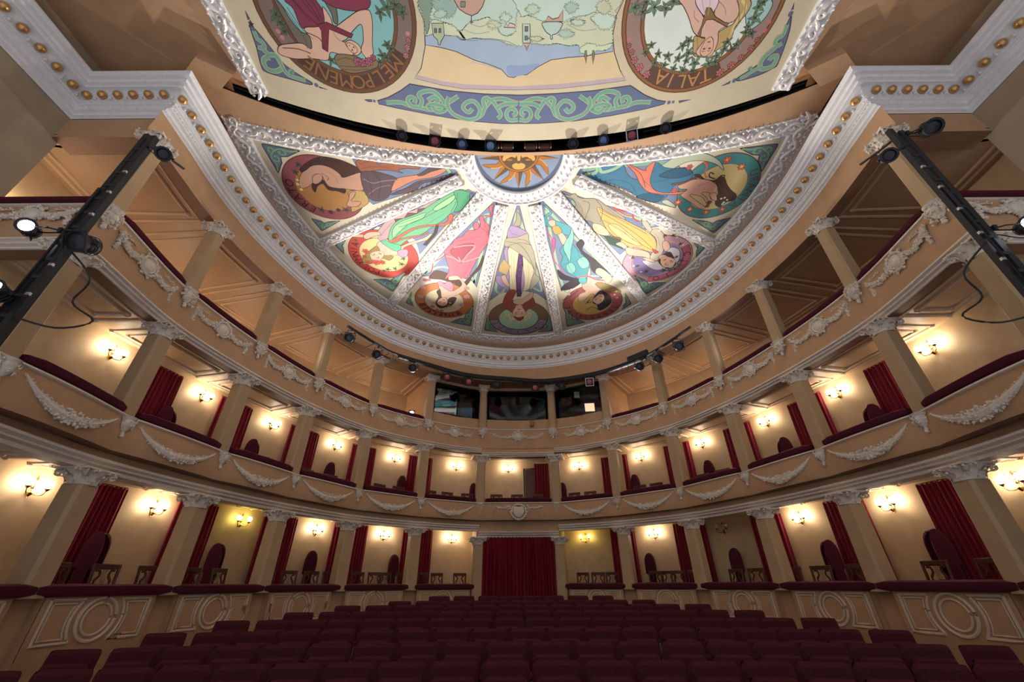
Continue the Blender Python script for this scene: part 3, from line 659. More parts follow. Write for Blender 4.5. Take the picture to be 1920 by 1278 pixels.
# ------------------------------------------------------------------ the setting: box tiers, parapets, walls, floors, ceilings
def W_(D): return [Vector((-8.6 if D < 2 else -9.7, YE))]+[pt(b, k/8, -D) for b in range(13) for k in range(8)]+[pt(12, 1, -D), Vector((8.6 if D < 2 else 9.7, YE))]
LEFT, CEN, RIGHT = BL[:50], BL[49:58], BL[57:]
def struct(mb, name, m, label, smooth=True, cat='wall'):
    return tag(mb.build(name, m, smooth=smooth), label, cat, None, 'structure')
def plan_wall(mb, L, z0, z1): return mb.grid([[Vector((p.x, p.y, z0)) for p in L], [Vector((p.x, p.y, z1)) for p in L]])
DT = (1.45, 1.45, 2.65)
TIER = ((-.66, 1.78), (1.90, 4.42), (4.60, 7.20))
TN = ('ground tier', 'middle tier', 'upper tier')
for i in range(3):
    z0, z1 = TIER[i]; nm = ('ground', 'middle', 'upper')[i]
    struct(plan_wall(MB(), W_(DT[i]), z0, z1), 'wall_back_'+nm, 'boxwall', 'curved cream back wall behind the %s boxes' % nm)
    mb = MB(); annulus(mb, offset(BL, -.2), W_(DT[i]), z1)
    plan_wall(mb, offset(BL, -.2), z1-.18 if i == 0 else z1-.09, z1)
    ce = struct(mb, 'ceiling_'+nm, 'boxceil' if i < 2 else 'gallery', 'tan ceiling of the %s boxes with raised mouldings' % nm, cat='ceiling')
    # two raised mouldings per bay, following the trapezoid between the pillars
    for b in range(13):
        if i == 2 and b in (5, 6, 7): continue
        mo = MB()
        for ins, d0, d1, ear in ((.07, .34, .18, .09), (.15, .52, .34, .07)):
            P = []
            D = DT[i]
            for t in [ins+(1-2*ins)*k/6 for k in range(7)]: P.append(pt(b, t, -d0))
            Q = [pt(b, t, -D+d1) for t in [1-ins-(1-2*ins)*k/6 for k in range(7)]]
            e = P[0].lerp(P[-1], .04)
            loop = P+Q+[P[0]]
            mo.tube([Vector((p.x, p.y, z1)) for p in loop], .036, 6, False)
            for c in (P[0], P[-1], Q[0], Q[-1]): mo.ball((c.x, c.y, z1), .06, 6, 4)
        mo.build('moulding', 'moulding' if i < 2 else 'gallerytrim', ce)
    mb = MB(); annulus(mb, offset(BL, -.05), W_(DT[i]), z0)
    struct(mb, 'floor_'+nm, 'carpet', 'red carpeted floor of the %s boxes' % nm, cat='floor')
# ground parapet
for L, sd in ((LEFT, 'left'), (RIGHT, 'right')):
    mb = MB(); sweep(mb, L, [(-.12, -.66), (-.12, -.12), (-.02, -.12), (-.02, -1.95)])
    struct(mb, 'wall_parapet_'+sd, 'tan', 'tan stalls-side parapet of the ground boxes, %s half' % sd)
# entablature under the middle tier, stepped down over the centre door
def entab(L, dz, prof, nm, label, m='stone'):
    mb = MB(); sweep(mb, L, [(o, z+dz) for o, z in prof]); return struct(mb, nm, m, label, cat='trim')
E1 = [(-.2, 1.60), (.05, 1.60), (.06, 1.65), (.12, 1.68), (.10, 1.71), (.16, 1.74), (.17, 1.77), (.13, 1.79), (-.02, 1.80)]
E2 = [(.03, 4.33), (.06, 4.33), (.07, 4.36), (.12, 4.38), (.12, 4.41), (.17, 4.43), (.17, 4.46), (.08, 4.48)]
entab(LEFT, 0, E1, 'trim_1', 'white moulded cornice under the middle balcony, left half')
entab(RIGHT, 0, E1, 'trim_2', 'white moulded cornice under the middle balcony, right half')
entab(CEN, -.2, E1, 'trim_3', 'white cornice over the curtained centre door')
entab(LEFT, 0, E2, 'trim_4', 'thin white cornice under the upper gallery, left half')
entab(RIGHT, 0, E2, 'trim_5', 'thin white cornice under the upper gallery, right half')
entab(CEN, -.14, E2, 'trim_6', 'thin white cornice under the upper gallery, centre bay')
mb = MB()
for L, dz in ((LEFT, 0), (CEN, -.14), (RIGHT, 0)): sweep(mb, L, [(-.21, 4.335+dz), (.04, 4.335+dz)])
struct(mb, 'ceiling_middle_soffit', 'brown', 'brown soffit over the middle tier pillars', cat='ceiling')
mb = MB()
for L, dz in ((CEN, 0),):
    plan_wall(mb, offset(L, .02), 1.58, 1.92); plan_wall(mb, offset(L, .10), 4.30, 4.50)
for b_, sx in ((6, 0.0), (6, 1.0)):
    p = pt(b_, sx, .1); q = pt(b_, sx, -.2)
    mb.add([(p.x, p.y, 1.4), (q.x, q.y, 1.4), (q.x, q.y, 1.8), (p.x, p.y, 1.8)], [(0, 1, 2, 3)])
struct(mb, 'wall_centre_lintel', 'tan', 'tan lintel band over the centre bays')
# middle balcony front: swells out between the pillars
BUL = [0, 0]+[0]*0
BUL = [0.0]+[.10*math.sin(PI*k/8)**.7+(.05 if b == 6 else 0)*math.sin(PI*k/8)**.4 for b in range(13) for k in range(8)]+[0.0, 0.0]
mb = MB(); sweep(mb, BL, [(-.14, 1.90), (-.14, 2.50), (.19, 2.50), (.20, 2.44), (.215, 2.25), (.20, 2.05), (.18, 1.95), (.17, 1.925)], BUL)
sweep(mb, BL, [(-.02, 1.92), (-.02, 1.79)])
m2_ = MB(); sweep(m2_, BL, [(.17, 1.925), (.15, 1.92), (-.03, 1.92)], BUL)  # shade under the balcony front is put into its brown colour
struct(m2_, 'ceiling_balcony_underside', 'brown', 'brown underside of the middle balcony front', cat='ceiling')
struct(mb, 'wall_balcony_middle', 'tan', 'tan swelling front of the middle balcony')
mb = MB(); sweep(mb, BL, [(.18, 2.51), (.235, 2.50), (.24, 2.475), (.19, 2.46)], BUL)
struct(mb, 'trim_7', 'stone', 'white bead along the top of the middle balcony front', cat='trim')
mb = MB(); sweep(mb, BL, [(-.14, 4.60), (-.14, 5.25), (.10, 5.25), (.10, 4.47), (.09, 4.40)])
struct(mb, 'wall_balcony_upper', 'tan', 'tan front of the upper gallery')
mb = MB(); sweep(mb, BL, [(.09, 5.26), (.135, 5.25), (.135, 5.22), (.095, 5.21)])
struct(mb, 'trim_8', 'stone', 'cream bead along the top of the upper gallery front', cat='trim')

# crown cornice with gold balls: straight runs on the proscenium walls, short returns, then the horseshoe
HB = [(6.62, 5.0), (6.69, 5.9), (6.68, 6.8), (6.56, 7.8), (6.30, 9.0), (5.93, 10.2), (5.30, 11.5), (4.32, 12.73), (3.02, 13.72), (1.52, 14.38)]
ARC = catmull([(-6.56, 4.05)]+[(-x, y) for x, y in HB]+[(0, 14.6)]+HB[::-1]+[(6.56, 4.05)], n=5)
CORN = [Vector((-8.43, -2.2)), Vector((-8.43, 4.05))]+ARC+[Vector((8.43, 4.05)), Vector((8.43, -2.2))]
CP = [(-.26, 7.70), (-.26, 7.74), (-.21, 7.76), (-.20, 7.81), (-.145, 7.83), (-.14, 7.92), (-.10, 7.93), (-.10, 7.96), (-.055, 7.98), (-.05, 8.03), (-.02, 8.10), (.05, 8.15), (.10, 8.16), (.10, 8.20), (.16, 8.22), (.18, 8.27), (.24, 8.29), (.25, 8.33), (.28, 8.35), (.28, 8.38), (-.1, 8.40)]
mb = MB(); sweep(mb, CORN, CP)
corn = struct(mb, 'trim_9', 'white', 'white crown cornice with a row of gilded balls around the hall', cat='trim')
def walk(L, step, start=0.0):
    """points every step metres along a line with the inward normal"""
    out = []; d = start; acc = 0.0
    for a, b in zip(L[:-1], L[1:]):
        l = (b-a).length
        if l < 1e-6: continue
        u = (b-a)/l; n = Vector((u.y, -u.x))
        while d <= acc+l:
            out.append((a+u*(d-acc), n, u)); d += step
        acc += l
    return out
bm_ = MB(); bm_.ball((0, 0, 0), .078, 12, 8); ballmesh = None
dart = MB()
def balls(L, step, start, root, nm='gilded_ball'):
    global ballmesh
    for p, n, u in walk(L, step, start):
        if ballmesh is None:
            o = bm_.build(nm, 'gold', root); ballmesh = o.data
        else:
            o = bpy.data.objects.new(nm, ballmesh); COL.objects.link(o); o.parent = root
        o.location = (p.x+n.x*.005, p.y+n.y*.005, 8.06)
    for p, n, u in walk(L, step, start+step/2):
        for k, (dz, r) in enumerate(((-.045, .03), (-.01, .022), (.02, .015))):
            dart.ball((p.x-n.x*.03, p.y-n.y*.03, 8.045+dz), r, 6, 4)
balls(ARC, .2965, .1, corn)
c2 = [Vector((-8.43, -2.2)), Vector((-8.43, 4.05)), Vector((-6.7, 4.05))]
c3 = [Vector((6.7, 4.05)), Vector((8.43, 4.05)), Vector((8.43, -2.2))]
# the side runs are their own trim pieces (fillet strip on the cove) carrying their own balls
for L, nm, sd in ((c2, 'trim_10', 'left'), (c3, 'trim_11', 'right')):
    mb = MB(); sweep(mb, L, [(-.10, 7.935), (-.085, 7.945), (-.095, 7.96)])
    r = struct(mb, nm, 'white', 'bead strip with gilded balls on the %s stage-side cornice' % sd, cat='trim')
    balls(L, .2965, .12, r)
dart.build('leaf_dart', 'white', corn)
# lacy leaf band low on the cornice
mb = MB()
for p, n, u in walk(CORN[1:-1], .16, .05):
    for q in (-.04, .04):
        mb.blob((p.x+u.x*q-n.x*.135, p.y+u.y*q-n.y*.135, 7.875), .022)
mb.build('leaf_band', 'white', corn)
FR = offset(CORN[1:-1], -.26); FR[0].x, FR[-1].x = -8.70, 8.70
mb = MB(); plan_wall(mb, FR, 7.10, 7.72)
struct(mb, 'wall_frieze', 'tan', 'tan frieze band below the crown cornice')
so = [Vector((-XW, YE))]+[cpos(0, 0)]
mb = MB()
SOF = W_(.24)
FRr = [FR[0], FR[1]]
# soffit between the frieze face and the gallery pillars
fl = []
for p in [Vector((-8.6, YE+.25))]+[pt(b, k/8, -.24) for b in range(13) for k in range(8)]+[pt(12, 1, -.24), Vector((8.6, YE+.25))]: fl.append(p)
def resample(L, n):
    tot = sum((b-a).length for a, b in zip(L[:-1], L[1:])); out = [L[0].copy()]; acc = 0; d = tot/(n-1); t = d
    for a, b in zip(L[:-1], L[1:]):
        l = (b-a).length
        while t <= acc+l+1e-9 and len(out) < n-1:
            out.append(a.lerp(b, (t-acc)/l)); t += d
        acc += l
    out.append(L[-1].copy()); return out
FA = resample(FR[1:-1], 97); FB = [pt(b, k/8, -.24) if b*8+k <= 104 else None for b in range(13) for k in range(8)]
FB = resample(FB+[pt(12, 1, -.24)], 97); FB[0] = Vector((-7.06, 4.66)); FB[-1] = Vector((7.06, 4.66))
annulus(mb, [Vector((-8.69, 4.29))]+FA+[Vector((8.69, 4.29))], [Vector((-8.69, 4.66))]+FB+[Vector((8.69, 4.66))], 7.10)
plan_wall(mb, [Vector((-8.69, 4.66))]+FB+[Vector((8.69, 4.66))], 7.10, 7.22)
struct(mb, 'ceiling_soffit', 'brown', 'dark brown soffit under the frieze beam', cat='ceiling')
mb = MB(); cv = offset(CORN[1:-1], -.09); cv[0].x, cv[-1].x = -8.52, 8.52; plan_wall(mb, cv, 8.38, 9.0)
struct(mb, 'wall_cove', 'cove', 'tan upstand between crown cornice and painted ceiling')
for sd, sx in (('left', -1), ('right', 1)):
    mb = MB(); mb.add([(sx*8.70, -2.2, -1.9), (sx*8.70, 4.42, -1.9), (sx*8.70, 4.42, 8.99), (sx*8.70, -2.2, 8.99)], [(0, 1, 2, 3)])
    mb.add([(sx*8.5, -2.2, 8.38), (sx*8.5, 4.2, 8.38), (sx*8.5, 4.2, 9.0), (sx*8.5, -2.2, 9.0)], [(0, 1, 2, 3)])
    struct(mb, 'wall_'+sd, 'sidewall', 'stained grey-tan proscenium side wall on the %s' % sd)
    mb = MB(); mb.add([(sx*8.64, 4.40, -1.9), (sx*8.64, 6.6, -1.9), (sx*8.64, 6.6, 4.55), (sx*8.64, 4.40, 4.55)], [(0, 1, 2, 3)])
    struct(mb, 'wall_gallery_end_'+sd, 'boxwall', 'cream end wall of the box tiers on the %s' % sd)
# floor of the stalls: gently raked, level at the back
mb = MB(); ys = [2.6, 4.2, 12.4, 17.5]; zs = [-1.72, -1.72, -1.17, -1.17]
mb.grid([[Vector((x, y, z)) for x in (-9.2, 9.2)] for y, z in zip(ys, zs)])
struct(mb, 'floor', 'floor', 'brown raked stalls floor', cat='floor')
# door recess walls
mb = MB()
for sx, b_, t_ in ((-1, 6, 0.0), (1, 6, 1.0)):
    a, c = pt(b_, t_, -.12), pt(b_, t_, -1.45)
    for q in (-.06, .06): mb.add([(a.x+q, a.y, -1.3), (c.x+q, c.y, -1.3), (c.x+q, c.y, 1.78), (a.x+q, a.y, 1.78)], [(0, 1, 2, 3)])
    mb.add([(a.x-.06, a.y, -1.3), (a.x+.06, a.y, -1.3), (a.x+.06, a.y, 1.78), (a.x-.06, a.y, 1.78)], [(0, 1, 2, 3)])
struct(mb, 'wall_door_recess', 'boxwall', 'cream side walls of the curtained centre doorway')

# ------------------------------------------------------------------ main ceiling
ZC = 8.90
def fanfront(x): return 5.88-.0225*x*x
def slotf(x): return 5.82-.039*x*x
def slotb(x): return 5.55-.0355*x*x
mb = MB()
arc_in = [p for p in ARC if p.y > 4.9]
xs = [6.6-13.2*k/24 for k in range(25)]
vs = [(p.x, p.y, ZC+.002) for p in arc_in]+[(x, fanfront(x), ZC+.002) for x in xs]
mb.add(vs, [list(range(len(vs)))])
struct(mb, 'ceiling_fan', mat('cream ceiling paint', (.60, .53, .40), .7, noise=.06, scale=2), 'cream half-round plaster ceiling ground around the painted panels', smooth=False, cat='ceiling')
mb = MB(); X_ = [-8.7+17.4*k/58 for k in range(59)]
mb.grid([[Vector((x, -2.2, ZC+.05)) for x in X_], [Vector((x, slotb(x) if abs(x) <= 6.22 else 5.3, ZC+.05)) for x in X_]])
struct(mb, 'ceiling', 'tan', 'tan flat ceiling around the front canvas', cat='ceiling')
mb = MB(); X2 = [-6.62+13.24*k/44 for k in range(45)]
rows = [[Vector((x, slotf(x), ZC-.035)) for x in X2], [Vector((x, slotf(x), ZC-.05)) for x in X2], [Vector((x, fanfront(x)+.02, ZC-.05)) for x in X2], [Vector((x, fanfront(x)+.02, ZC+.02)) for x in X2]]
mb.grid(rows)
for x in (X2[0], X2[-1]): mb.add([(x, slotf(x), ZC-.05), (x, fanfront(x)+.02, ZC-.05), (x, fanfront(x)+.02, 9.2), (x, slotf(x), 9.2)], [(0, 1, 2, 3)])
struct(mb, 'ceiling_beam', 'tan', 'tan curved beam along the lighting slot', cat='ceiling')
for sd, sx in (('left', -1), ('right', 1)):      # stub where the beam meets the cornice
    mb = MB(); mb.add([(sx*6.2, 4.32, ZC-.16), (sx*5.75, 4.02, ZC-.16), (sx*6.3, 3.7, ZC-.16), (sx*6.75, 4.0, ZC-.16), (sx*6.2, 4.32, 9.1), (sx*5.75, 4.02, 9.1), (sx*6.3, 3.7, 9.1), (sx*6.75, 4.0, 9.1)], [(0,1,2,3),(0,1,5,4),(1,2,6,5),(2,3,7,6),(3,0,4,7)])
    struct(mb, 'ceiling_beam_end_'+sd, 'tan', 'tan end block of the ceiling beam on the %s' % sd, smooth=False, cat='ceiling')
mb = MB(); X3 = [-6.2+12.4*k/30 for k in range(31)]
mb.grid([[Vector((x, slotb(x)-.01, ZC+.055)) for x in X3], [Vector((x, slotb(x)-.6, 9.7)) for x in X3], [Vector((x, slotf(x)+.3, 9.7)) for x in X3], [Vector((x, slotf(x)+.005, ZC-.04)) for x in X3]])
for x in (X3[0], X3[-1]): mb.add([(x, slotb(x)-.6, 9.7), (x, slotf(x)+.3, 9.7), (x, slotf(x)+.3, ZC-.04), (x, slotb(x)-.6, ZC+.06)], [(0, 1, 2, 3)])
slot = struct(mb, 'ceiling_slot', 'dark', 'dark lighting slot between the two painted ceilings', cat='ceiling')

# ------------------------------------------------------------------ painted panels
GAIN = .92
def mute(c):
    g = .3*c[0]+.55*c[1]+.15*c[2]; return tuple(x*.84+g*.16 for x in c[:3])+(1,)
_pal = [mute(srgb(*c, GAIN)) for c in PAL]
_dark = srgb(58, 44, 44, GAIN)
def ribbon(P, w, closed=False):
    n = len(P); L, R = [], []
    for i, p in enumerate(P):
        a = P[i-1] if (i or closed) else p; b = P[(i+1) % n] if (i < n-1 or closed) else p
        d = b-a
        if d.length < 1e-6: d = Vector((1, 0))
        d.normalize(); q = Vector((-d.y, d.x))*w/2; L.append(p+q); R.append(p-q)
    return L, R
class Mural(MB):
    def __init__(s): super().__init__(); s.z = ZC; s.bb = []
    def up(s, P):
        # one coat of paint above whatever it overlaps, a fiftieth of a millimetre thick
        x0, x1 = min(p[0] for p in P), max(p[0] for p in P); y0, y1 = min(p[1] for p in P), max(p[1] for p in P); k = 0
        for b in s.bb:
            if b[4] > k and b[0] < x1 and b[1] > x0 and b[2] < y1 and b[3] > y0: k = b[4]
        s.bb.append((x0, x1, y0, y1, k+1)); s.z = ZC-.00002*(k+1)
    def poly(s, P, col, outline=0.0):
        s.up(P); s.add([(p.x, p.y, s.z) for p in P], [list(range(len(P)))], col)
        if outline: s.line(P, outline, _dark, True)
    def line(s, P, w, col, closed=False):
        L, R = ribbon(P, w, closed); s.up(L+R); n = len(P); vs = [(p.x, p.y, s.z) for p in L+R]
        s.add(vs, [(i, (i+1) % n, n+(i+1) % n, n+i) for i in range(n if closed else n-1)], None)
        for k in range(n if closed else n-1): s.c[-1-k] = col
    def ring(s, c, r0, r1, col, a0=0, a1=2*PI, outline=True):
        n = 48; A = [c+Vector((math.cos(a0+(a1-a0)*k/n), math.sin(a0+(a1-a0)*k/n)))*r0 for k in range(n+1)]
        B = [c+Vector((math.cos(a0+(a1-a0)*k/n), math.sin(a0+(a1-a0)*k/n)))*r1 for k in range(n+1)]
        s.up(A+B); vs = [(p.x, p.y, s.z) for p in A+B]; s.add(vs, [(i, i+1, n+2+i, n+1+i) for i in range(n)], col)
        for i in range(n): s.c[-1-i] = col
        if outline: s.line(A, .022, srgb(100, 62, 46)); s.line(B, .018, srgb(100, 62, 46))
    def disk(s, c, r, col): s.poly([c+Vector((math.cos(2*PI*k/40), math.sin(2*PI*k/40)))*r for k in range(40)], col)
    def corner(s, P):
        c = (P[0]+P[1]+P[2])/3; Q = []
        def arc_(a, b, k):                                      # edge bowed towards the corner
            m_ = (a+b)/2; m_ = m_.lerp(P[0], k); return [a.lerp(m_, .5)*.5+(a*.25+m_*.5+b*.25)*.5-(m_-(a+b)/2)*.0, m_, b.lerp(m_, .5)*.5+(b*.25+m_*.5+a*.25)*.5]
        e, A, B = P
        Q = [e.lerp(A, .10), e.lerp(c, .05), e.lerp(B, .10)]+[e.lerp(B, k) for k in (.4, .7, .96)]+[B]+arc_(B, A, .30)+[A]+[e.lerp(A, k) for k in (.96, .7, .4)]
        s.poly(Q, mute(srgb(98, 116, 146, GAIN)), .018)
        g, g2 = mute(srgb(98, 168, 132, GAIN)), mute(srgb(150, 180, 120, GAIN))
        for tip, oth in ((A, B), (B, A)):
            u = (tip-e); l = u.length; u = u/l; n_ = (oth-e)-u*((oth-e).dot(u)); h = n_.length; n_ = n_/max(h, 1e-6)
            X = lambda x, y: e+u*(x*l)+n_*(y*h)
            main = catmull([X(*q) for q in ((.93, .025), (.7, .10), (.52, .07), (.36, .12), (.22, .26), (.14, .16), (.22, .09), (.30, .13))], n=4)
            curl = catmull([X(*q) for q in ((.52, .07), (.60, .20), (.48, .27), (.40, .20), (.47, .17))], n=4)
            for L_ in (main, curl):
                s.line(L_, min(.075, l*.062), mute(srgb(60, 64, 60, GAIN))); s.line(L_, min(.06, l*.05), g2); s.line(L_, min(.036, l*.03), g)
    def star(s, c, r, col, col2, n=8):
        for k in range(n):
            a = 2*PI*k/n; d, q = Vector((math.cos(a), math.sin(a))), Vector((-math.sin(a), math.cos(a)))
            s.poly([c, c+d*r*.6+q*r*.22, c+d*r, c+d*r*.6-q*r*.22], col)
        s.disk(c, r*.25, col2)
def V2(x, y): return Vector((x/100.0, y/100.0))
def glyphs(text, font_size):
    out = []
    for ch in text:
        if ch == ' ': out.append(None); continue
        cu = bpy.data.curves.new('glyph', 'FONT'); cu.body = ch; cu.size = font_size; cu.align_x = 'CENTER'; cu.resolution_u = 3
        o = bpy.data.objects.new('glyph', cu); COL.objects.link(o)
        dg = bpy.context.evaluated_depsgraph_get(); me = bpy.data.meshes.new_from_object(o.evaluated_get(dg))
        out.append(([v.co.copy() for v in me.vertices], [list(p.vertices) for p in me.polygons]))
        bpy.data.objects.remove(o); bpy.data.curves.remove(cu); bpy.data.meshes.remove(me)
    return out
def lettering(mu, key):
    text, cx, cy, rad, a0, a1, ci = LETTERING[key]; c = V2(cx, cy); rad /= 100.0
    # sweep the way the letters read: seen from below they run clockwise round the ring
    d = (a1-a0) % 360
    if d > 200: d -= 360
    size = .38 if key.startswith('front') else .30
    G = glyphs(text, size); n = len(text)
    for i, g in enumerate(G):
        if g is None: continue
        a = math.radians(a0+d*i/(n-1)); o = Vector((math.cos(a), math.sin(a))); r = Vector((-o.y, o.x))
        Q = [c+o*(rad+v.y-size*.35)+r*v.x for v in g[0]]; mu.up(Q); vs = [(p.x, p.y, mu.z) for p in Q]
        mu.add(vs, g[1], _pal[ci])
        for k in range(len(g[1])): mu.c[-1-k] = _pal[ci]
def face(mu, c, up):
    h = up.length; u = up/h; r = Vector((-u.y, u.x))          # eyes, brows, nose and lips on a painted face
    sk, ln, lip = srgb(222, 180, 154, GAIN), srgb(70, 48, 42, GAIN), srgb(176, 84, 78, GAIN)
    mu.poly(catmull([c+r*(x*h)+u*(y*h) for x, y in ((0, -.98), (-.42, -.62), (-.62, 0), (-.55, .55), (0, .9), (.55, .55), (.62, 0), (.42, -.62))], True, 3), sk, .01)
    for s in (-1, 1):
        e = c+r*(s*.29*h)+u*(.12*h)
        mu.poly(catmull([e+r*(x*h)+u*(y*h) for x, y in ((-.15, 0), (0, .08), (.15, 0), (0, -.06))], True, 3), srgb(232, 222, 205, GAIN), .008)
        mu.disk(e, .065*h, ln); mu.line(catmull([e+r*(x*h)+u*(y*h) for x, y in ((-.18, .2), (0, .27), (.18, .2))], n=3), .05*h, ln)
    mu.line([c+r*.05*h+u*.1*h, c+r*.1*h-u*.2*h, c-r*.02*h-u*.24*h], .03*h, srgb(150, 100, 80, GAIN))
    mu.poly(catmull([c+r*(x*h)+u*(y*h) for x, y in ((-.2, -.48), (0, -.42), (.2, -.48), (0, -.58))], True, 3), lip)
def paint(key, letters=()):
    mu = Mural()
    for it in MURAL[key]:
        k, col, v = it[0], _pal[it[1]], it[2:]
        if k[0] in 'spw':
            P = [V2(v[i], v[i+1]) for i in range(0, len(v), 2)]
            if k[0] == 'w':                                     # ragged leafy outline
                P = [Vector(p) for p in catmull(P, True, 10)]; cc = sum(P, Vector((0, 0)))/len(P)
                P = [p+(p-cc).normalized()*(random.uniform(-.035, .0) if i % 2 else random.uniform(0, .035)) for i, p in enumerate(P)]
            if k[0] == 's': P = [Vector(p) for p in catmull(P, True, 4)]
            mu.poly(P, col, .013 if 'o' in k and k[0] != 'w' else 0)
            if k[0] == 'w': mu.line(P, .011, srgb(112, 132, 118, GAIN), True)
        elif k == 'r': mu.ring(V2(*v[:2]), v[2]/100, v[3]/100, col)
        elif k == 'd': mu.disk(V2(*v[:2]), v[2]/100, col)
        elif k == 'a':
            a0, a1 = math.radians(v[4]), math.radians(v[5]); d = (a1-a0) % (2*PI)
            if d > PI*1.05: d -= 2*PI
            s_ = .12 if d > 0 else -.12
            mu.ring(V2(*v[:2]), v[2]/100, v[3]/100, col, a0-s_, a0+d+s_)
        elif k == 'b':
            for i in range(0, len(v), 3):
                c, r = V2(v[i], v[i+1]), v[i+2]/100
                if r > .045 and col[1] > col[0]:
                    for q in range(5):
                        an = 2*PI*q/5+i*1.7; d = Vector((math.cos(an), math.sin(an))); e = Vector((-d.y, d.x)); k2 = .8+.25*((q*7+i) % 3)
                        P = [c, c+d*r*.5*k2+e*r*.26, c+d*r*1.25*k2, c+d*r*.5*k2-e*r*.26]
                        mu.poly(P, tuple(x*(.82+.09*((q+i) % 4)) for x in col[:3])+(1,), .009); mu.line([c, c+d*r*1.0*k2], .007, _dark)
                elif r > .045:
                    for q in range(6):
                        an = 2*PI*q/6+i; d = Vector((math.cos(an), math.sin(an))); e = Vector((-d.y, d.x))
                        mu.poly(catmull([c, c+d*r*.5+e*r*.36, c+d*r*1.05, c+d*r*.5-e*r*.36], True, 3), col, .009)
                    mu.disk(c, r*.25, tuple(x*.62 for x in col[:3])+(1,))
                else: mu.disk(c, r, col)
        elif k[0] == 'l':
            P = [V2(v[i], v[i+1]) for i in range(0, len(v), 2)]; w = float(k[1:])/100
            Q = catmull(P, False, 4)
            if w > .045: mu.line(Q, w*1.55, srgb(200, 180, 130, GAIN)); 
            mu.line(Q, w*1.15, col)
        elif k == 'f': face(mu, V2(v[0], v[1]), Vector((v[2]/100, v[3]/100)))
        elif k == 't': mu.corner([V2(v[0], v[1]), V2(v[2], v[3]), V2(v[4], v[5])])
    for l in letters: lettering(mu, l)
    return mu
PAINTED = (('erato', 'painted panel of a woman with a dark purple skirt, in a rose ring'), ('polymnia', 'painted panel of a woman in a long green gown, in a red ring'),
    ('euterpe', 'painted panel of a woman in flowing pink drapery, brown-red ring'), ('caliope', 'painted panel of a red-haired woman in a cream gown, middle of the fan'),
    ('terpsicore', 'painted panel of a dancer in turquoise with a tambourine'), ('clio', 'painted panel of a woman in yellow with a green book, pink ring'),
    ('urania', 'painted panel of a woman in blue with a crescent moon, teal ring'))
for k, lab in PAINTED:
    tag(paint(k, (k,)).build('ceiling_painting', 'paint', smooth=False), lab, 'painting', 'fan of seven painted ceiling panels')
# front canvas: cream ground plus landscape, two medallions and scroll band
fr = paint('front', ('front1', 'front2'))
g0 = MB(); Xc = [-5.5+11*k/30 for k in range(31)]
creamc = srgb(206, 194, 166, GAIN)
vs = [(x, slotb(x), ZC+.001) for x in Xc]+[(5.5, -1.8, ZC+.001), (-5.5, -1.8, ZC+.001)]
fr.add(vs, [list(range(len(vs)))], creamc)
tag(fr.build('ceiling_canvas', 'paint', smooth=False), 'large painted ceiling canvas with a hillside town and two ringed women', 'painting')
# the sun
su = Mural(); c0 = Vector((0, 5.88))
def half(P): return [Vector((p.x, max(p.y, fanfront(p.x)+.0))) for p in P]
su.poly([c0+Vector((math.cos(PI*k/40), math.sin(PI*k/40)))*1.08 for k in range(41)], srgb(132, 146, 170, GAIN))
og, bk, gd = srgb(172, 110, 48, GAIN), srgb(98, 80, 56, GAIN), srgb(222, 166, 82, GAIN)
for k in range(9):
    a = PI*(k+.35)/8.7; d = Vector((math.cos(a), math.sin(a))); q = Vector((-d.y, d.x))
    if k % 2 == 0:
        su.poly(half([c0+d*.4+q*.12, c0+d*1.0, c0+d*.4]), og, .01); su.poly(half([c0+d*.4-q*.12, c0+d*1.0, c0+d*.4]), bk, .01)
    else:
        P = [c0+d*.42+q*.11, c0+d*.6+q*.02, c0+d*.78+q*.1, c0+d*.95+q*.16, c0+d*.8-q*.02, c0+d*.62-q*.1, c0+d*.42-q*.11]
        su.poly(half(catmull(P, True, 3)), og, .01); su.line(half(catmull(P[4:], False, 3)), .02, gd)
su.poly([c0+Vector((math.cos(PI*k/30), math.sin(PI*k/30)))*.5 for k in range(31)], og, .012)
su.poly([c0+Vector((math.cos(PI*k/30), math.sin(PI*k/30)))*.45 for k in range(31)], bk)
for sx in (-1, 1):
    su.poly(half(catmull([c0+Vector((sx*x, y)) for x, y in ((.08, .0), (.08, .1), (.2, .08), (.34, .19), (.4, .16), (.36, .04), (.26, 0))], True, 3)), gd)
    su.poly(catmull([c0+Vector((sx*x, y)) for x, y in ((.13, .17), (.22, .12), (.32, .17), (.22, .21))], True, 3), og, .015)
su.poly([c0+Vector(p) for p in ((-.05, 0), (.05, 0), (.03, .19), (-.03, .19))], gd)
su.poly(catmull([c0+Vector(p) for p in ((-.16, .3), (-.06, .25), (0, .27), (.06, .25), (.16, .3), (.13, .4), (0, .43), (-.13, .4))], True, 3), gd)
tag(su.build('ceiling_painting', 'paint', smooth=False), 'half-round painting of a golden sun face on blue', 'painting')

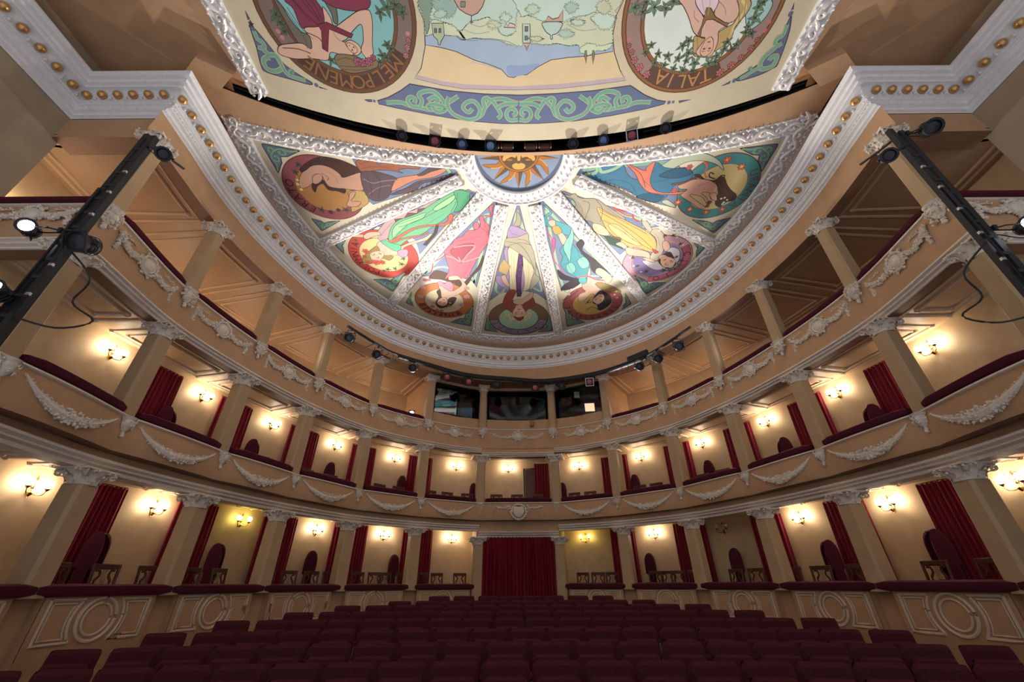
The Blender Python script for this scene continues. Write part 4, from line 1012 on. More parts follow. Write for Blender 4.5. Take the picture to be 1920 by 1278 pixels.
# carved white frames between the panels
FZ = [0]
def frame(path, w, label, step=.30, pearls=False, loc=None):
    FZ[0] += 1; ZC = 8.90-.0023*(FZ[0] % 7); mb = MB(); L = path
    prof = [(-.5, .012), (-.5, -.035), (-.4, -.05), (-.33, -.03), (.33, -.03), (.4, -.05), (.5, -.035), (.5, .012)]
    sweep(mb, L, [(o*w, ZC+dz) for o, dz in prof])
    root = tag(mb.build('ceiling_frame', 'white'), label, 'frame', 'carved white ceiling frames')
    sc = MB(); sd = 1
    for p, n, u in walk(L, step, step*.4):
        if pearls:
            for q in (-.1, .1):
                sc.ball((p.x+n.x*q*w*2, p.y+n.y*q*w*2, ZC-.045), .032, 7, 5)
            continue
        P = []
        for k in range(11):
            a = k/10*2.2*PI; r = w*.25*(1-k/13)
            q = u*(math.cos(a)*r*sd)+n*(math.sin(a)*r*sd)
            P.append((p.x+q.x, p.y+q.y, ZC-.055-.014*math.sin(k)))
        sc.tube(P, [.022+.010*math.sin(PI*k/10) for k in range(11)], 6, True)
        e = p+u*step*.5
        sc.tube([(p.x+n.x*w*.25*sd, p.y+n.y*w*.25*sd, ZC-.045), (e.x+n.x*w*.05*sd, e.y+n.y*w*.05*sd, ZC-.06), (e.x+u.x*step*.3-n.x*w*.2*sd, e.y+u.y*step*.3-n.y*w*.2*sd, ZC-.045)], [.02, .042, .014], 6)
        for q in (.0, .3, -.3):
            sc.blob((e.x+n.x*w*q, e.y+n.y*w*q, ZC-.055), .036)
        for q in (-.44, .44):
            for j in (-.25, .25): sc.blob((p.x+n.x*w*q+u.x*step*j, p.y+n.y*w*q+u.y*step*j, ZC-.05), .024)
        sd = -sd
    sc.build('pearl_row' if pearls else 'scrollwork', 'gilt', root)
    return root
A_ = [Vector((-6.6, 4.86))]+[p for p in ARC if p.y > 5.0]+[Vector((6.6, 4.86))]
frame(offset(A_, .21), .42, 'carved white scroll frame around the outer arc of the ceiling fan')
for sx, sd in ((-1, 'left'), (1, 'right')):
    P = [Vector((sx*x, fanfront(x)+.22)) for x in [6.58-5.21*k/16 for k in range(17)]]
    if sx > 0: P.reverse()
    frame(P, .42, 'carved white scroll frame along the straight edge of the fan, %s of the sun' % sd)
    P = [Vector((sx*5.5, -1.8+6.25*k/10)) for k in range(11)]
    if sx > 0: P.reverse()
    frame(P, .36, 'carved white scroll frame on the %s side of the front canvas' % sd)
frame([c0+Vector((math.cos(PI-PI*k/40), math.sin(PI-PI*k/40)))*1.29 for k in range(41)], .42, 'white half-ring of pearls around the sun painting', .17, True)
for (a, b), lab in zip((((-1.5, 6.6), (-6.0, 8.83)), ((-.93, 7.05), (-4.62, 11.8)), ((-.45, 7.4), (-1.72, 14.1)), ((.45, 7.4), (1.76, 14.1)), ((.95, 7.05), (4.75, 11.85)), ((1.5, 6.6), (6.08, 8.98))),
        ('between the purple-skirt and green-gown panels', 'between the green-gown and pink panels', 'left of the middle panel', 'right of the middle panel', 'between the turquoise and yellow panels', 'between the yellow and blue panels')):
    a, b = Vector(a), Vector(b); frame([a.lerp(b, k/8) for k in range(9)], .36, 'carved white rib of the ceiling fan '+lab)

# ------------------------------------------------------------------ pillars
def capital_mesh(w):
    mb = MB(); h = .25
    mb.lathe([(w*.52, 0), (w*.56, .012), (w*.52, .03), (w*.53, .06), (w*.60, .15), (w*.78, .215)], n=16)
    for tier, (z0, z1, r0, r1, n, ph) in enumerate(((.02, .13, .54, .80, 8, 0), (.06, .20, .56, .95, 8, PI/8))):
        for k in range(n):
            a = 2*PI*k/n+ph; d, q = Vector((math.cos(a), math.sin(a), 0)), Vector((-math.sin(a), math.cos(a), 0)); rows = []
            for t in (0, .35, .7, .92, 1.05):
                r = w*(r0+(r1-r0)*t**2.2); z = z0+(z1-z0)*math.sin(min(t, 1.05)*1.75)
                hw = w*.17*(1-.55*t); rows.append([d*r+q*hw*s+Vector((0, 0, z-abs(s)*.012)) for s in (-1, 0, 1)])
            mb.grid(rows)
            mb.ball(rows[-1][1], .02, 6, 4)
    for k in range(4):
        a = PI/4+k*PI/2; d = Vector((math.cos(a), math.sin(a), 0)); P = []
        for i in range(12):
            b = i/11*2.3*PI; r = .055*(1-i/14); P.append(d*(w*.86+math.sin(b)*r*.9)+Vector((0, 0, .165+math.cos(b)*r)))
        mb.tube([d*w*.55+Vector((0, 0, .08)), d*w*.74+Vector((0, 0, .19))]+P, .02, 6)
        for s in (-1, 1):
            e = Matrix.Rotation(s*.33, 3, 'Z')@d; mb.ball(e*w*.74+Vector((0, 0, .2)), .026, 6, 4)
    rows = []
    for z, k in ((.215, .93), (.225, 1.0), (.25, 1.0)):
        r = []
        for i in range(4):
            a = PI/4+i*PI/2; b = a+PI/2; A = Vector((math.cos(a), math.sin(a)))*w*1.08*k; B = Vector((math.cos(b), math.sin(b)))*w*1.08*k
            for t in (0, .06, .3, .5, .7, .94):
                p = A.lerp(B, t); p *= 1-.10*math.sin(PI*t); r.append(Vector((p.x, p.y, z)))
        rows.append(r)
    mb.grid(rows, cv=True); o = len(mb.v); mb.f.append(list(range(o-24, o))); mb.c.append(None)
    return mb
SHW = (.37, .34, .31)
capm = [None]*3; shm = {}
PN = ('ground-tier', 'middle-tier', 'upper-gallery')
for ti in range(3):
    for j in range(14):
        if ti == 0 and j in (0, 13): pass
        i6 = j-6 if j > 6 else 6-j; side = 'left' if j < 7 else 'right'
        b, t = (j, 0.0) if j < 13 else (12, 1.0)
        p = pt(b, t); w = SHW[ti]
        top = (1.60, 4.33, 7.10)[ti]; bot = (-.14 if j not in (6, 7) else -1.3, 1.95, 5.22)[ti]
        if j in (6, 7): top -= (.2, .14, 0)[ti]
        key = (ti, round(top, 2), bot)
        if key not in shm:
            mb = MB(); ch = .045; rows = []
            for z, k in ((bot, 1.0), (top-.25, .93)):
                hw = w/2*k; rows.append([Vector((sx*x, sy*y, z)) for sx, sy, x, y in ((1,-1,hw-ch,hw),(1,-1,hw,hw-ch),(1,1,hw,hw-ch),(1,1,hw-ch,hw),(-1,1,hw-ch,hw),(-1,1,hw,hw-ch),(-1,-1,hw,hw-ch),(-1,-1,hw-ch,hw))])
            mb.grid(rows, cv=True); o = mb.build('pillar', 'pillar', smooth=False); shm[key] = o.data
        else:
            o = bpy.data.objects.new('pillar', shm[key]); COL.objects.link(o)
        o.location = (p.x, p.y, 0); o.rotation_euler = (0, 0, yaw(b, t))
        tag(o, '%s pillar with white leafy capital, %s %s of the centre' % (PN[ti], ORD[i6+1 if j < 7 else i6], side), 'pillar', 'pillars of the %s' % TN[ti], 'thing')
        if capm[ti] is None:
            c = capital_mesh(w).build('capital', 'stone', o); capm[ti] = c.data
        else:
            c = bpy.data.objects.new('capital', capm[ti]); COL.objects.link(c); c.parent = o
        c.location = (0, 0, top-.25)

# ------------------------------------------------------------------ velvet arm rails
def rail(b, t0, t1, off, z0, z1, d, label, grp, bul=None, n=10):
    mb = MB(); rows = []
    for k in range(n+1):
        t = t0+(t1-t0)*k/n; e = 1.0 if 0 < k < n else .72
        o = off+(bul(t) if bul else 0); zc = (z0+z1)/2; r = []
        for a in range(12):
            q = 2*PI*a/12; cx = abs(math.cos(q))**.55*(1 if math.cos(q) > 0 else -1)*d/2*e; cz = abs(math.sin(q))**.6*(1 if math.sin(q) > 0 else -1)*(z1-z0)/2*e
            p = pt(b, t, o+cx); r.append(Vector((p.x, p.y, zc+cz)))
        rows.append(r)
    mb.grid(rows, cv=True); o = len(mb.v); mb.f.append(list(range(o-12, o))); mb.c.append(None); mb.f.append(list(range(o-12*(n+1), o-12*n))[::-1]); mb.c.append(None)
    tag(mb.build('arm_rail', 'velvet'), label, 'rail', grp)
def bulge(b): return lambda t: .10*math.sin(PI*max(0, min(1, t)))**.7+(.05*math.sin(PI*max(0, min(1, t)))**.4 if b == 6 else 0)
for b in range(13):
    if b != 6: rail(b, .05 if 4 <= b <= 8 else .004, .955 if 4 <= b <= 8 else .996, .07, -.135, .035, .36, 'maroon padded rail of the ground box, '+bayname(b), 'padded rails of the ground boxes')
    rail(b, .075, .925, .09, 2.50, 2.66, .34, 'maroon padded rail of the middle balcony, '+bayname(b), 'padded rails of the middle balcony', bulge(b))
    if b not in (5, 6, 7): rail(b, .09, .91, .03, 5.255, 5.395, .24, 'maroon padded rail of the upper gallery, '+bayname(b), 'padded rails of the upper gallery')
for sx, sd in ((-1, 'left'), (1, 'right')):       # gallery rail and relief on the short return walls
    mb = MB(); mb.box((sx*7.72, 4.33, 5.315), (1.66, .22, .12), None, .03)
    tag(mb.build('arm_rail', 'velvet'), 'maroon padded gallery rail on the short %s end, beside the lighting boom' % sd, 'rail', 'padded rails of the upper gallery')
    mb = MB(); mb.box((sx*7.72, 4.31, 2.57), (1.66, .30, .13), None, .03)
    tag(mb.build('arm_rail', 'velvet'), 'maroon padded middle balcony rail on the short %s end' % sd, 'rail', 'padded rails of the middle balcony')

# ------------------------------------------------------------------ ground parapet panels with rings
def pmap(b, u, z, w, off):                      # u metres from the bay middle
    L = (cpos(b, 1)-cpos(b, 0)).length; p = pt(b, .5+u/L, off+w); return Vector((p.x, p.y, z))
for b in range(13):
    if b == 6: continue
    L = (cpos(b, 1)-cpos(b, 0)).length; hw = L*.40; zt, zb, zc, R = -.15, -.73, -.435, .285
    mb = MB(); n = 28
    us = [-hw+2*hw*k/n for k in range(n+1)]
    mb.grid([[pmap(b, u, z, w, 0) for u in us] for z, w in ((zt+.035, .0), (zt+.03, .135), (-.86, .135), (-.90, .115), (-1.9, .115))])
    mb.grid([[pmap(b, u, z, w, 0) for w in (-.02, .125)] for u in (-hw,) for z in (zt+.03, -1.9)]); mb.grid([[pmap(b, u, z, w, 0) for w in (-.02, .125)] for u in (hw,) for z in (zt+.03, -1.9)])
    root = tag(mb.build('parapet_panel', 'tan'), 'tan ring-moulded panel below the ground rail, '+bayname(b), 'panel', 'parapet panels with rings')
    hi = hw-.10
    for ri, tr in ((R, .026), (R-.075, .018)):
        m2 = MB(); m2.tube([pmap(b, math.cos(2*PI*k/36)*ri, zc+math.sin(2*PI*k/36)*ri, .143, 0) for k in range(37)], tr, 6, False)
        m2.build('ring_moulding', 'moulding', root)
    for s in (-1, 1):
        for ins, tr in ((0, .022), (.05, .013)):
            Ra = R+.11+ins; x1 = hi-ins; z1, z0 = zt-.02-ins, zb+.02+ins
            aT = math.asin(max(-1, min(1, (z1-zc)/Ra))); aB = math.asin(max(-1, min(1, (z0-zc)/Ra)))
            P = [(math.cos(aT+(aB-aT)*k/10)*Ra, zc+math.sin(aT+(aB-aT)*k/10)*Ra) for k in range(11)]
            P = [(x1, z1)]+P+[(x1, z0), (x1, z1)]
            Q = []
            for (x, z), (x2, z2) in zip(P[:-1], P[1:]):
                for k in range(3): Q.append(pmap(b, s*(x+(x2-x)*k/3), z+(z2-z)*k/3, .143, 0))
            Q.append(Q[0]); m2 = MB(); m2.tube(Q, tr, 6, False); m2.build('frame_moulding', 'moulding', root)

# ------------------------------------------------------------------ plaster ornaments
def festoon(b):
    mb = MB(); bu = bulge(b); L = (cpos(b, 1)-cpos(b, 0)).length; hw = L*.39
    def P(u, z, w):
        t = .5+u/L; p = pt(b, t, .205+bu(t)+w); return Vector((p.x, p.y, z))
    n = 26
    for k in range(n+1):
        x = -1+2*k/n; u = x*hw; z = 2.385-.30*(1-x*x)**.9; r = .02+.092*(1-abs(x))**.75
        if k < n:
            for q in range(15 if abs(x) < .8 else 4):
                a = random.random()*2*PI; s = random.random()**.5*r*.95
                mb.blob(P(u+math.cos(a)*s+random.uniform(-.02, .02), z+math.sin(a)*s, .012+.075*(1-abs(x))*random.random()), max(.014, r*.27))
    core = [P((-1+2*k/n)*hw, 2.385-.30*(1-(-1+2*k/n)**2)**.9, .01) for k in range(n+1)]
    mb.tube(core, [.012+.07*(1-abs(-1+2*k/n))**.8 for k in range(n+1)], 7)
    return mb
for b in range(13):
    if b == 6: continue
    tag(festoon(b).build('festoon', 'stone'), 'white plaster flower festoon hanging on the middle balcony, '+bayname(b), 'festoon', 'festoons of the middle balcony')
def flat(b, t, off, tilt=0):
    """frame on a parapet: u along, v up, w towards the stalls"""
    p = pt(b, t, off); n = cnrm(b, t); u = Vector((-n.y, n.x))
    return lambda x, z, w: Vector((p.x+u.x*x+n.x*w, p.y+u.y*x+n.y*w, z))
def urn(F, z, s=1.0):
    mb = MB(); R = 12; prof = [(.03, -.19), (.035, -.17), (.02, -.155), (.03, -.14), (.07, -.10), (.10, -.03), (.105, .02), (.085, .05), (.10, .075), (.12, .10), (.09, .11), (.0, .11)]
    rows = []
    for r, dz in prof: rows.append([F(math.cos(2*PI*k/R)*r*s*(1+.06*math.cos(6*2*PI*k/R)), z+dz*s, .02+math.sin(2*PI*k/R)*r*s*.9) for k in range(R)])
    mb.grid(rows, cv=True)
    for x in (-.1, .1):
        for k in range(5): mb.blob(F(x*s*(1+.12*math.sin(k)), z+(.06-.035*k)*s, .05*s), .024*s)
        mb.tube([F(x*s, z+.06*s, .04), F(x*1.5*s, z+.09*s, .04), F(x*1.35*s, z+.03*s, .05)], .014*s, 5)
    mb.ball(F(0, z-.215*s, .03), .034*s, 8, 6)
    for k in range(9): mb.blob(F(random.uniform(-.08, .08)*s, z+random.uniform(-.08, .08)*s, .11*s), .022*s)
    return mb
for j in range(14):
    i6 = j-6 if j > 6 else 7-j; side = 'left' if j < 7 else 'right'; b, t = (j, 0.0) if j < 13 else (12, 1.0)
    wh = '%s pillar %s of the centre' % (ORD[i6], side)
    if j in (6, 7):
        F = flat(b, t, .20); mb = MB(); zt = 2.44 if True else 0
        for k in range(12):
            wd_ = .075*(1-k/13)
            for q in (-1, 0, 1): mb.blob(F(q*wd_, zt-.035*k, .02), .03*(1-k/18))
        mb.box(F(0, zt+.03, .0), (.16, .10, .05), Matrix.Rotation(yaw(b, t), 3, 'Z'))
        tag(mb.build('plaster_drop', 'stone'), 'white plaster leaf drop on the middle balcony, '+wh, 'ornament', 'ornaments under the middle-tier pillars')
    else:
        F = flat(b, t, .21)
        tag(urn(F, 2.38).build('plaster_urn', 'stone'), 'white plaster urn on the middle balcony, '+wh, 'ornament', 'ornaments under the middle-tier pillars')
    F = flat(b, t, .11); mb = urn(F, 5.13, 1.2)
    for k in range(44): mb.blob(F(random.uniform(-.17, .17), 5.13+random.uniform(-.19, .14), random.uniform(.02, .09)), .034)
    tag(mb.build('plaster_finial', 'stone'), 'white plaster flower cluster on the upper gallery, '+wh, 'ornament', 'ornaments under the gallery pillars')
def cartouche(F, z, s=1.0, span=.72):
    mb = MB()
    rows = []
    for r, w in ((.0, .07), (.06, .068), (.095, .05), (.11, .03), (.135, .045), (.15, .02)):
        rows.append([F(math.cos(2*PI*k/18)*r*s*1.02, z+math.sin(2*PI*k/18)*r*s*.95, w*s) for k in range(18)])
    mb.grid(rows, cv=True)
    for k in range(26):
        a = 2*PI*k/26
        mb.blob(F(math.cos(a)*.185*s, z+math.sin(a)*.17*s, .03), .038*s)
        if k % 3 == 0: mb.blob(F(math.cos(a)*.24*s, z+math.sin(a)*.21*s, .02), .036*s)
    for sg in (-1, 1):
        mb.tube([F(sg*(.12+(span-.12)*k/12), z-.02-.10*math.sin(PI*k/12)+.10*k/12, .015) for k in range(13)], .02, 5)
        mb.tube([F(sg*(span-.05), z+.12, .01), F(sg*(span-.04), z-.25, .01)], .012, 5); mb.tube([F(sg*(span-.05), z+.10, .01), F(sg*(span-.38), z+.12, .01)], .008, 5)
        for k in range(22):
            x = .22+(span-.22)*k/21; zz = z-.02-.10*math.sin(PI*k/21)+.10*k/21
            for q in range(4): mb.blob(F(sg*x+random.uniform(-.02, .02), zz+random.uniform(-.045, .045), .02+random.random()*.03), .032)
        for k in range(7): [mb.blob(F(sg*(span-.05+random.uniform(-.03, .03)), z+.06-.045*k, .02), .034) for q in range(2)]
        for k in range(6): mb.blob(F(sg*(span-.1-.05*k), z+.12+.02*math.sin(k*2), .02), .022)
    return mb
for b in range(13):
    L = (cpos(b, 1)-cpos(b, 0)).length
    tag(cartouche(flat(b, .5, .105+.0), 4.99, 1.0, L*.36).build('plaster_cartouche', 'stone'), 'white plaster oval cartouche with garlands on the upper gallery, '+bayname(b), 'ornament', 'cartouches of the upper gallery')
for sx, sd in ((-1, 'left'), (1, 'right')):
    F = lambda x, z, w, sx=sx: Vector((sx*7.75+x, 4.30-w, z))
    tag(cartouche(F, 5.0, .95, .7).build('plaster_cartouche', 'stone'), 'white plaster cartouche on the short %s end of the upper gallery' % sd, 'ornament', 'cartouches of the upper gallery')
F = flat(6, .5, .37); mb = MB()
sh = [(-.17, .15), (-.08, .17), (0, .15), (.08, .17), (.17, .15), (.19, .02), (.14, -.10), (0, -.19), (-.14, -.10), (-.19, .02)]
P = catmull([Vector(q) for q in sh], True, 3)
mb.grid([[F(p.x*k, 2.18+p.y*k, w) for p in P] for k, w in ((1.0, .0), (1.0, .04), (.8, .06), (.02, .07))], cv=True)
for k in range(40):
    a = 2*PI*k/40; mb.blob(F(math.cos(a)*.26, 2.18+math.sin(a)*.245, .02), .042)
for sg in (-1, 1):
    mb.tube([F(sg*(.28+.10*math.cos(k*.6)*(1-k/14)), 2.2+.12*math.sin(k*.6)*(1-k/14), .03) for k in range(12)], .022, 6)
    for k in range(22):
        x = .3+.52*k/21; mb.blob(F(sg*x, 2.36-.06*math.sin(PI*k/21)+random.uniform(-.02, .03), .01), .034)
    for k in range(7): mb.blob(F(sg*(.84+.02*math.sin(k)), 2.34-.05*k, .01), .034*(1-k/14))
tag(mb.build('plaster_crest', 'stone'), 'white plaster shield with scrolls on the middle balcony above the centre door', 'ornament')

# ------------------------------------------------------------------ wall sconces
def sconce(kind='lamp'):
    root = empty('wall_sconce', (0, 0, 0))
    mb = MB(); R = Matrix.Rotation(0, 3, 'X')
    mb.lathe([(.0, -.17), (.02, -.165), (.012, -.15), (.035, -.125), (.05, -.09), (.03, -.055), (.018, -.03), (.03, 0), (.02, .05), (.012, .08), (.02, .11), (.035, .13), (.02, .15), (.008, .18), (.0, .2)], (0, -.045, 0), 10)
    mb.tube([(0, -.045, -.09), (0, .0, -.09)], .03, 8)
    body = mb.build('backplate', 'brass', root); reg(root, body)
    for s in (-1, 1):
        m = MB(); P = catmull([Vector(p) for p in ((0, -.05, -.09), (s*.05, -.10, -.12), (s*.12, -.14, -.11), (s*.15, -.15, -.04))], n=4)
        m.tube(P, .009, 6); m.lathe([(.012, -.045), (.034, -.02), (.04, -.005), (.02, 0)], (s*.15, -.15, 0), 10)
        m.tube([(s*.02, -.05, -.02), (s*.06, -.06, .1), (s*.09, -.08, .13), (s*.075, -.08, .16)], .006, 5)
        a = m.build('arm', 'brass', root)
        g = MB(); g.lathe([(.012, .0), (.042, .018), (.058, .05), (.055, .085), (.044, .108), (.03, .116), (.0, .118)], (s*.15, -.15, 0), 12)
        gl = g.build('shade', kind, a); reg(a, gl); reg(root, a)
    return root
SC = {k: sconce(k) for k in ('lamp', 'lampyellow', 'lampoff', 'lampbright')}
used = set()
def put_sconce(bt, z, D, kind, label, grp):
    b = int(bt); t = bt-b; p = pt(b, t, -D+.01)
    if kind in used: r = dup(SC[kind])
    else: r = SC[kind]; used.add(kind)
    r.location = (p.x, p.y, z); r.rotation_euler = (0, 0, yaw(b, t)); tag(r, label, 'sconce', grp)
    # face the stalls
for i, x in enumerate((1.19, 2.11, 3.025, 3.93, 4.78, 5.745)):
    for sd in ('left', 'right'):
        bt = x if sd == 'left' else 13-x; n = 6-i
        k = 'lamp'
        if sd == 'left' and i == 2 or sd == 'right' and i == 5: k = 'lampyellow'
        if sd == 'right' and i == 3: k = 'lampoff'
        wd = {'lamp': 'lit brass two-shade sconce', 'lampyellow': 'yellow-lit brass two-shade sconce', 'lampoff': 'unlit brass two-shade sconce'}[k]
        put_sconce(bt, 1.45, 1.45, k, '%s on the ground box wall, %s from the door on the %s' % (wd, ORD[n], sd), 'sconces of the ground boxes')
        put_sconce(bt, 4.08, 1.45, 'lamp', 'lit brass two-shade sconce on the middle tier wall, %s %s of the centre' % (ORD[n], sd), 'sconces of the middle tier')
put_sconce(6.39, 4.08, 1.45, 'lamp', 'lit brass two-shade sconce in the middle tier above the centre door', 'sconces of the middle tier')
for bt in (0.4, 1.5, 2.5, 3.5, 4.4, 8.5, 9.3):  # unseen sconces, added to light the gallery ceilings
    put_sconce(bt, 5.75, 2.65, 'lampbright', 'unseen lit sconce added low on the upper gallery wall, %s' % bayname(int(bt)), 'sconces of the upper gallery')

# ------------------------------------------------------------------ curtains
def drape(P0, P1, ztop, zbot, pleats, depth, gather=.06):
    """pleated cloth between two plan points"""
    mb = MB(); d = P1-P0; L = d.length; d.normalize(); q = Vector((d.y, -d.x)); n = pleats*8; rows = []
    for i in range(9):
        v = i/8; z = ztop+(zbot-ztop)*v; r = []
        for k in range(n+1):
            u = k/n; ph = 2*PI*pleats*u
            a = depth*(.55+.45*v)*(math.sin(ph+.5*math.sin(ph*.37+2*v))+.35*math.sin(ph*2.3+1+v))
            s = (u-.5)*L*(1+gather*math.sin(PI*v))+L/2
            p = P0+d*s+q*(a+depth); r.append(Vector((p.x, p.y, z+(.012*math.sin(ph) if i == 0 else 0))))
        rows.append(r)
    back = [[p+Vector((-q.x, -q.y, 0))*.018 for p in r] for r in rows]
    mb.grid(rows); mb.grid(back); mb.grid([rows[0], back[0]]); mb.grid([rows[-1], back[-1]])
    mb.grid([[r[0] for r in rows], [r[0] for r in back]]); mb.grid([[r[-1] for r in rows], [r[-1] for r in back]])
    return mb
CUR = (('ground box', -.64, 1.70, ((1.55,1.80),(2.30,2.38),(2.56,2.72),(3.27,3.36),(3.54,3.68),(4.12,4.22),(4.39,4.55),(5.05,5.17),(5.32,5.49),(7.59,7.74),(7.88,7.95),(8.49,8.68),(8.81,8.88),(9.41,9.54),(9.69,9.77),(10.28,10.49),(10.62,10.68),(11.19,11.50))),
    ('middle tier', 1.92, 4.27, ((1.51,1.82),(2.30,2.38),(2.57,2.71),(3.27,3.37),(3.54,3.68),(4.14,4.23),(4.32,4.48),(4.99,5.15),(5.30,5.39),(6.70,6.87),(7.58,7.74),(7.93,8.01),(8.57,8.70),(8.84,8.92),(9.39,9.54),(9.68,9.76),(10.30,10.46),(10.66,10.72),(11.24,11.47))))
for nm, z0, z1, LST in CUR:
    for i, (a, c) in enumerate(LST):
        P0, P1 = pt(int(a), a-int(a), -1.36), pt(int(c), c-int(c), -1.36); w = (P1-P0).length
        mb = drape(P0, P1, z1, z0, max(2, int(w/.085)), .030)
        lab = '%s crimson velvet curtain on the %s wall, %s from the left' % ('wide' if w > .4 else 'narrow', nm, ORD[i+1])
        r = tag(mb.build('velvet_curtain', 'curtain'), lab, 'curtain', 'curtains of the %s' % nm)
        m2 = MB(); m2.tube([(P0.x, P0.y, z1+.02), (P1.x, P1.y, z1+.02)], .012, 6); m2.build('curtain_rod', 'brass', r)
pL, pR = pt(6, .0, .0), pt(6, 1, .0); pL.x += .17; pR.x -= .17; pM = pL.lerp(pR, .555)
for P0, P1, lab in ((pL, pM-Vector((.008, 0)), 'tall crimson velvet door curtain, left half of the closed pair'), (pM+Vector((.008, 0)), pR, 'tall crimson velvet door curtain, right half of the closed pair')):
    tag(drape(P0, P1, 1.39, -1.16, 11, .085, .0).build('door_curtain', 'curtain'), lab, 'curtain', 'curtain pair of the centre door')
for a, c, z0, z1, nm in ((6.585, 6.72, 1.92, 4.05, 'middle'),):
    mb = MB(); P0, P1 = pt(6, a-6, -1.42), pt(6, c-6, -1.42); q = Vector((0, -1))
    mb.grid([[(P0.x, P0.y, z0), (P0.x, P0.y, z1)], [(P0.x, P0.y-.05, z0), (P0.x, P0.y-.05, z1)], [(P1.x, P1.y-.05, z0), (P1.x, P1.y-.05, z1)], [(P1.x, P1.y, z0), (P1.x, P1.y, z1)]])
    d = tag(mb.build('door_1', 'door', smooth=False), 'dark brown door beside the curtain in the middle tier centre', 'door', None, 'structure')
    m = MB(); m.tube([(P0.x-.04, P0.y-.03, z0), (P0.x-.04, P0.y-.03, z1+.04), (P1.x, P0.y-.03, z1+.04)], .03, 6); m.build('door_frame', 'wood', d)

# ------------------------------------------------------------------ chairs in the boxes (local -Y faces the stalls)
def lyre_chair():
    r = empty('lyre_back_chair', (0, 0, 0))
    for sx in (-1, 1):
        for y, top in ((-.19, .43), (.19, .45)):
            m = MB(); m.tube([(sx*.19, y*1.08, 0), (sx*.19, y, top*.5), (sx*.18, y*.96, top)], [.016, .02, .024], 6); reg(r, m.build('leg', 'wood', r))
    m = MB(); m.box((0, 0, .43), (.43, .42, .06), None, .015); reg(r, m.build('seat_frame', 'wood', r))
    m = MB(); m.box((0, -.005, .475), (.39, .37, .06), None, .028); reg(r, m.build('seat', 'velvet', r))
    m = MB()
    for sx in (-1, 1): m.tube([(sx*.185, .19, .42), (sx*.195, .215, .7), (sx*.205, .25, .99)], .026, 6)
    m.box((0, .252, .965), (.46, .045, .085), None, .01); m.box((0, .205, .60), (.38, .025, .035), None, .006)
    reg(r, m.build('backrest', 'wood', r))
    m = MB()
    for sx in (-1, 1):
        m.tube([Vector((x*sx, y, z)) for x, y, z in catmull([Vector(q) for q in ((.03, .21, .62), (.10, .215, .66), (.125, .225, .74), (.075, .232, .82), (.085, .24, .89), (.13, .245, .92), (.14, .244, .885))], n=3)], .021, 6)
    for x in (-.025, 0, .025): m.tube([(x, .215, .66), (x, .246, .94)], .004, 4)
    m.box((0, .212, .635), (.10, .03, .05), None, .008); reg(r, m.build('lyre', 'wood', r))
    return r
def wing_chair():
    r = empty('wing_chair', (0, 0, 0)); H = 1.54
    def prof(z):
        if z < .65: return .22, -.26, .18
        if z < .94: return .22, -.05, .16
        if z < 1.2: return .22, -.12, .21
        s = max(0, 1-((z-1.2)/(H-1.2))**2.4)**.42; return .22*(.5+.5*s), .045-.165*s, .045+.165*s
    m = MB(); out, inn = [], []
    for z in (.30, .45, .60, .64, .66, .8, .92, .95, 1.05, 1.15, 1.25, 1.34, 1.42, 1.48, 1.52, H):
        w, yf, yr = prof(z); o_, i_ = [], []; cr_ = min(.12, max(.0, (yr-yf)*.4))
        for k in range(13):
            u = k/12
            if u < .3: x, y = -w, yf+(yr-cr_-yf)*u/.3
            elif u > .7: x, y = w, yf+(yr-cr_-yf)*(1-u)/.3
            else:
                a = PI-(u-.3)/.4*PI; x, y = math.cos(a)*w, yr-cr_+math.sin(a)*cr_
            o_.append(Vector((x, y, z))); i_.append(Vector((x*.78, min(y, yr-.08), z-.04 if z > 1.2 else z)))
        out.append(o_); inn.append(i_)
    m.grid(out); m.grid(inn); m.grid([out[-1], inn[-1]]); m.grid([out[0], inn[0]]); m.grid([[q for q in out[-1][:7]], [out[-1][12-q] for q in range(7)]])
    m.grid([[x[0] for x in out], [x[0] for x in inn]]); m.grid([[x[-1] for x in out], [x[-1] for x in inn]])
    reg(r, m.build('backrest', 'velvet', r))
    m = MB(); m.box((0, .0, .40), (.50, .50, .16), None, .05); reg(r, m.build('seat', 'velvet', r))
    m = MB(); m.box((0, .02, .22), (.56, .54, .20), None, .03); reg(r, m.build('base', 'velvet', r))
    for sx in (-1, 1):
        m = MB(); m.tube([(sx*.24, .12, .66), (sx*.26, -.1, .65), (sx*.28, -.30, .61), (sx*.27, -.34, .54)], [.05, .062, .07, .04], 10); reg(r, m.build('armrest', 'velvet', r))
        for y in (-.2, .22):
            m = MB(); m.lathe([(.018, 0), (.03, .03), (.022, .06), (.035, .12)], (sx*.24, y, 0), 8); reg(r, m.build('leg', 'wood', r))
    return r
LY, WC = lyre_chair(), wing_chair(); first = {LY: True, WC: True}
def seat_at(proto, bt, off, z, dyaw, label, cat, grp, rz=None):
    b = min(12, int(bt)); t = bt-b; p = pt(b, t, off)
    r = proto if first[proto] else dup(proto); first[proto] = False
    r.location = (p.x, p.y, z); r.rotation_euler = (0, 0, yaw(b, t)+dyaw if rz is None else rz); tag(r, label, cat, grp)
LT1 = (1.40, 1.70, 2.07, 2.455, 2.775, 3.33, 3.551, 3.827, 4.07, 4.42, 4.62, 4.80, 5.03, 5.28, 5.543, 5.816, 7.213, 7.44, 7.64, 8.233, 8.40, 8.56, 8.72, 9.22, 9.487, 9.90, 10.216, 10.51, 11.234, 11.565)
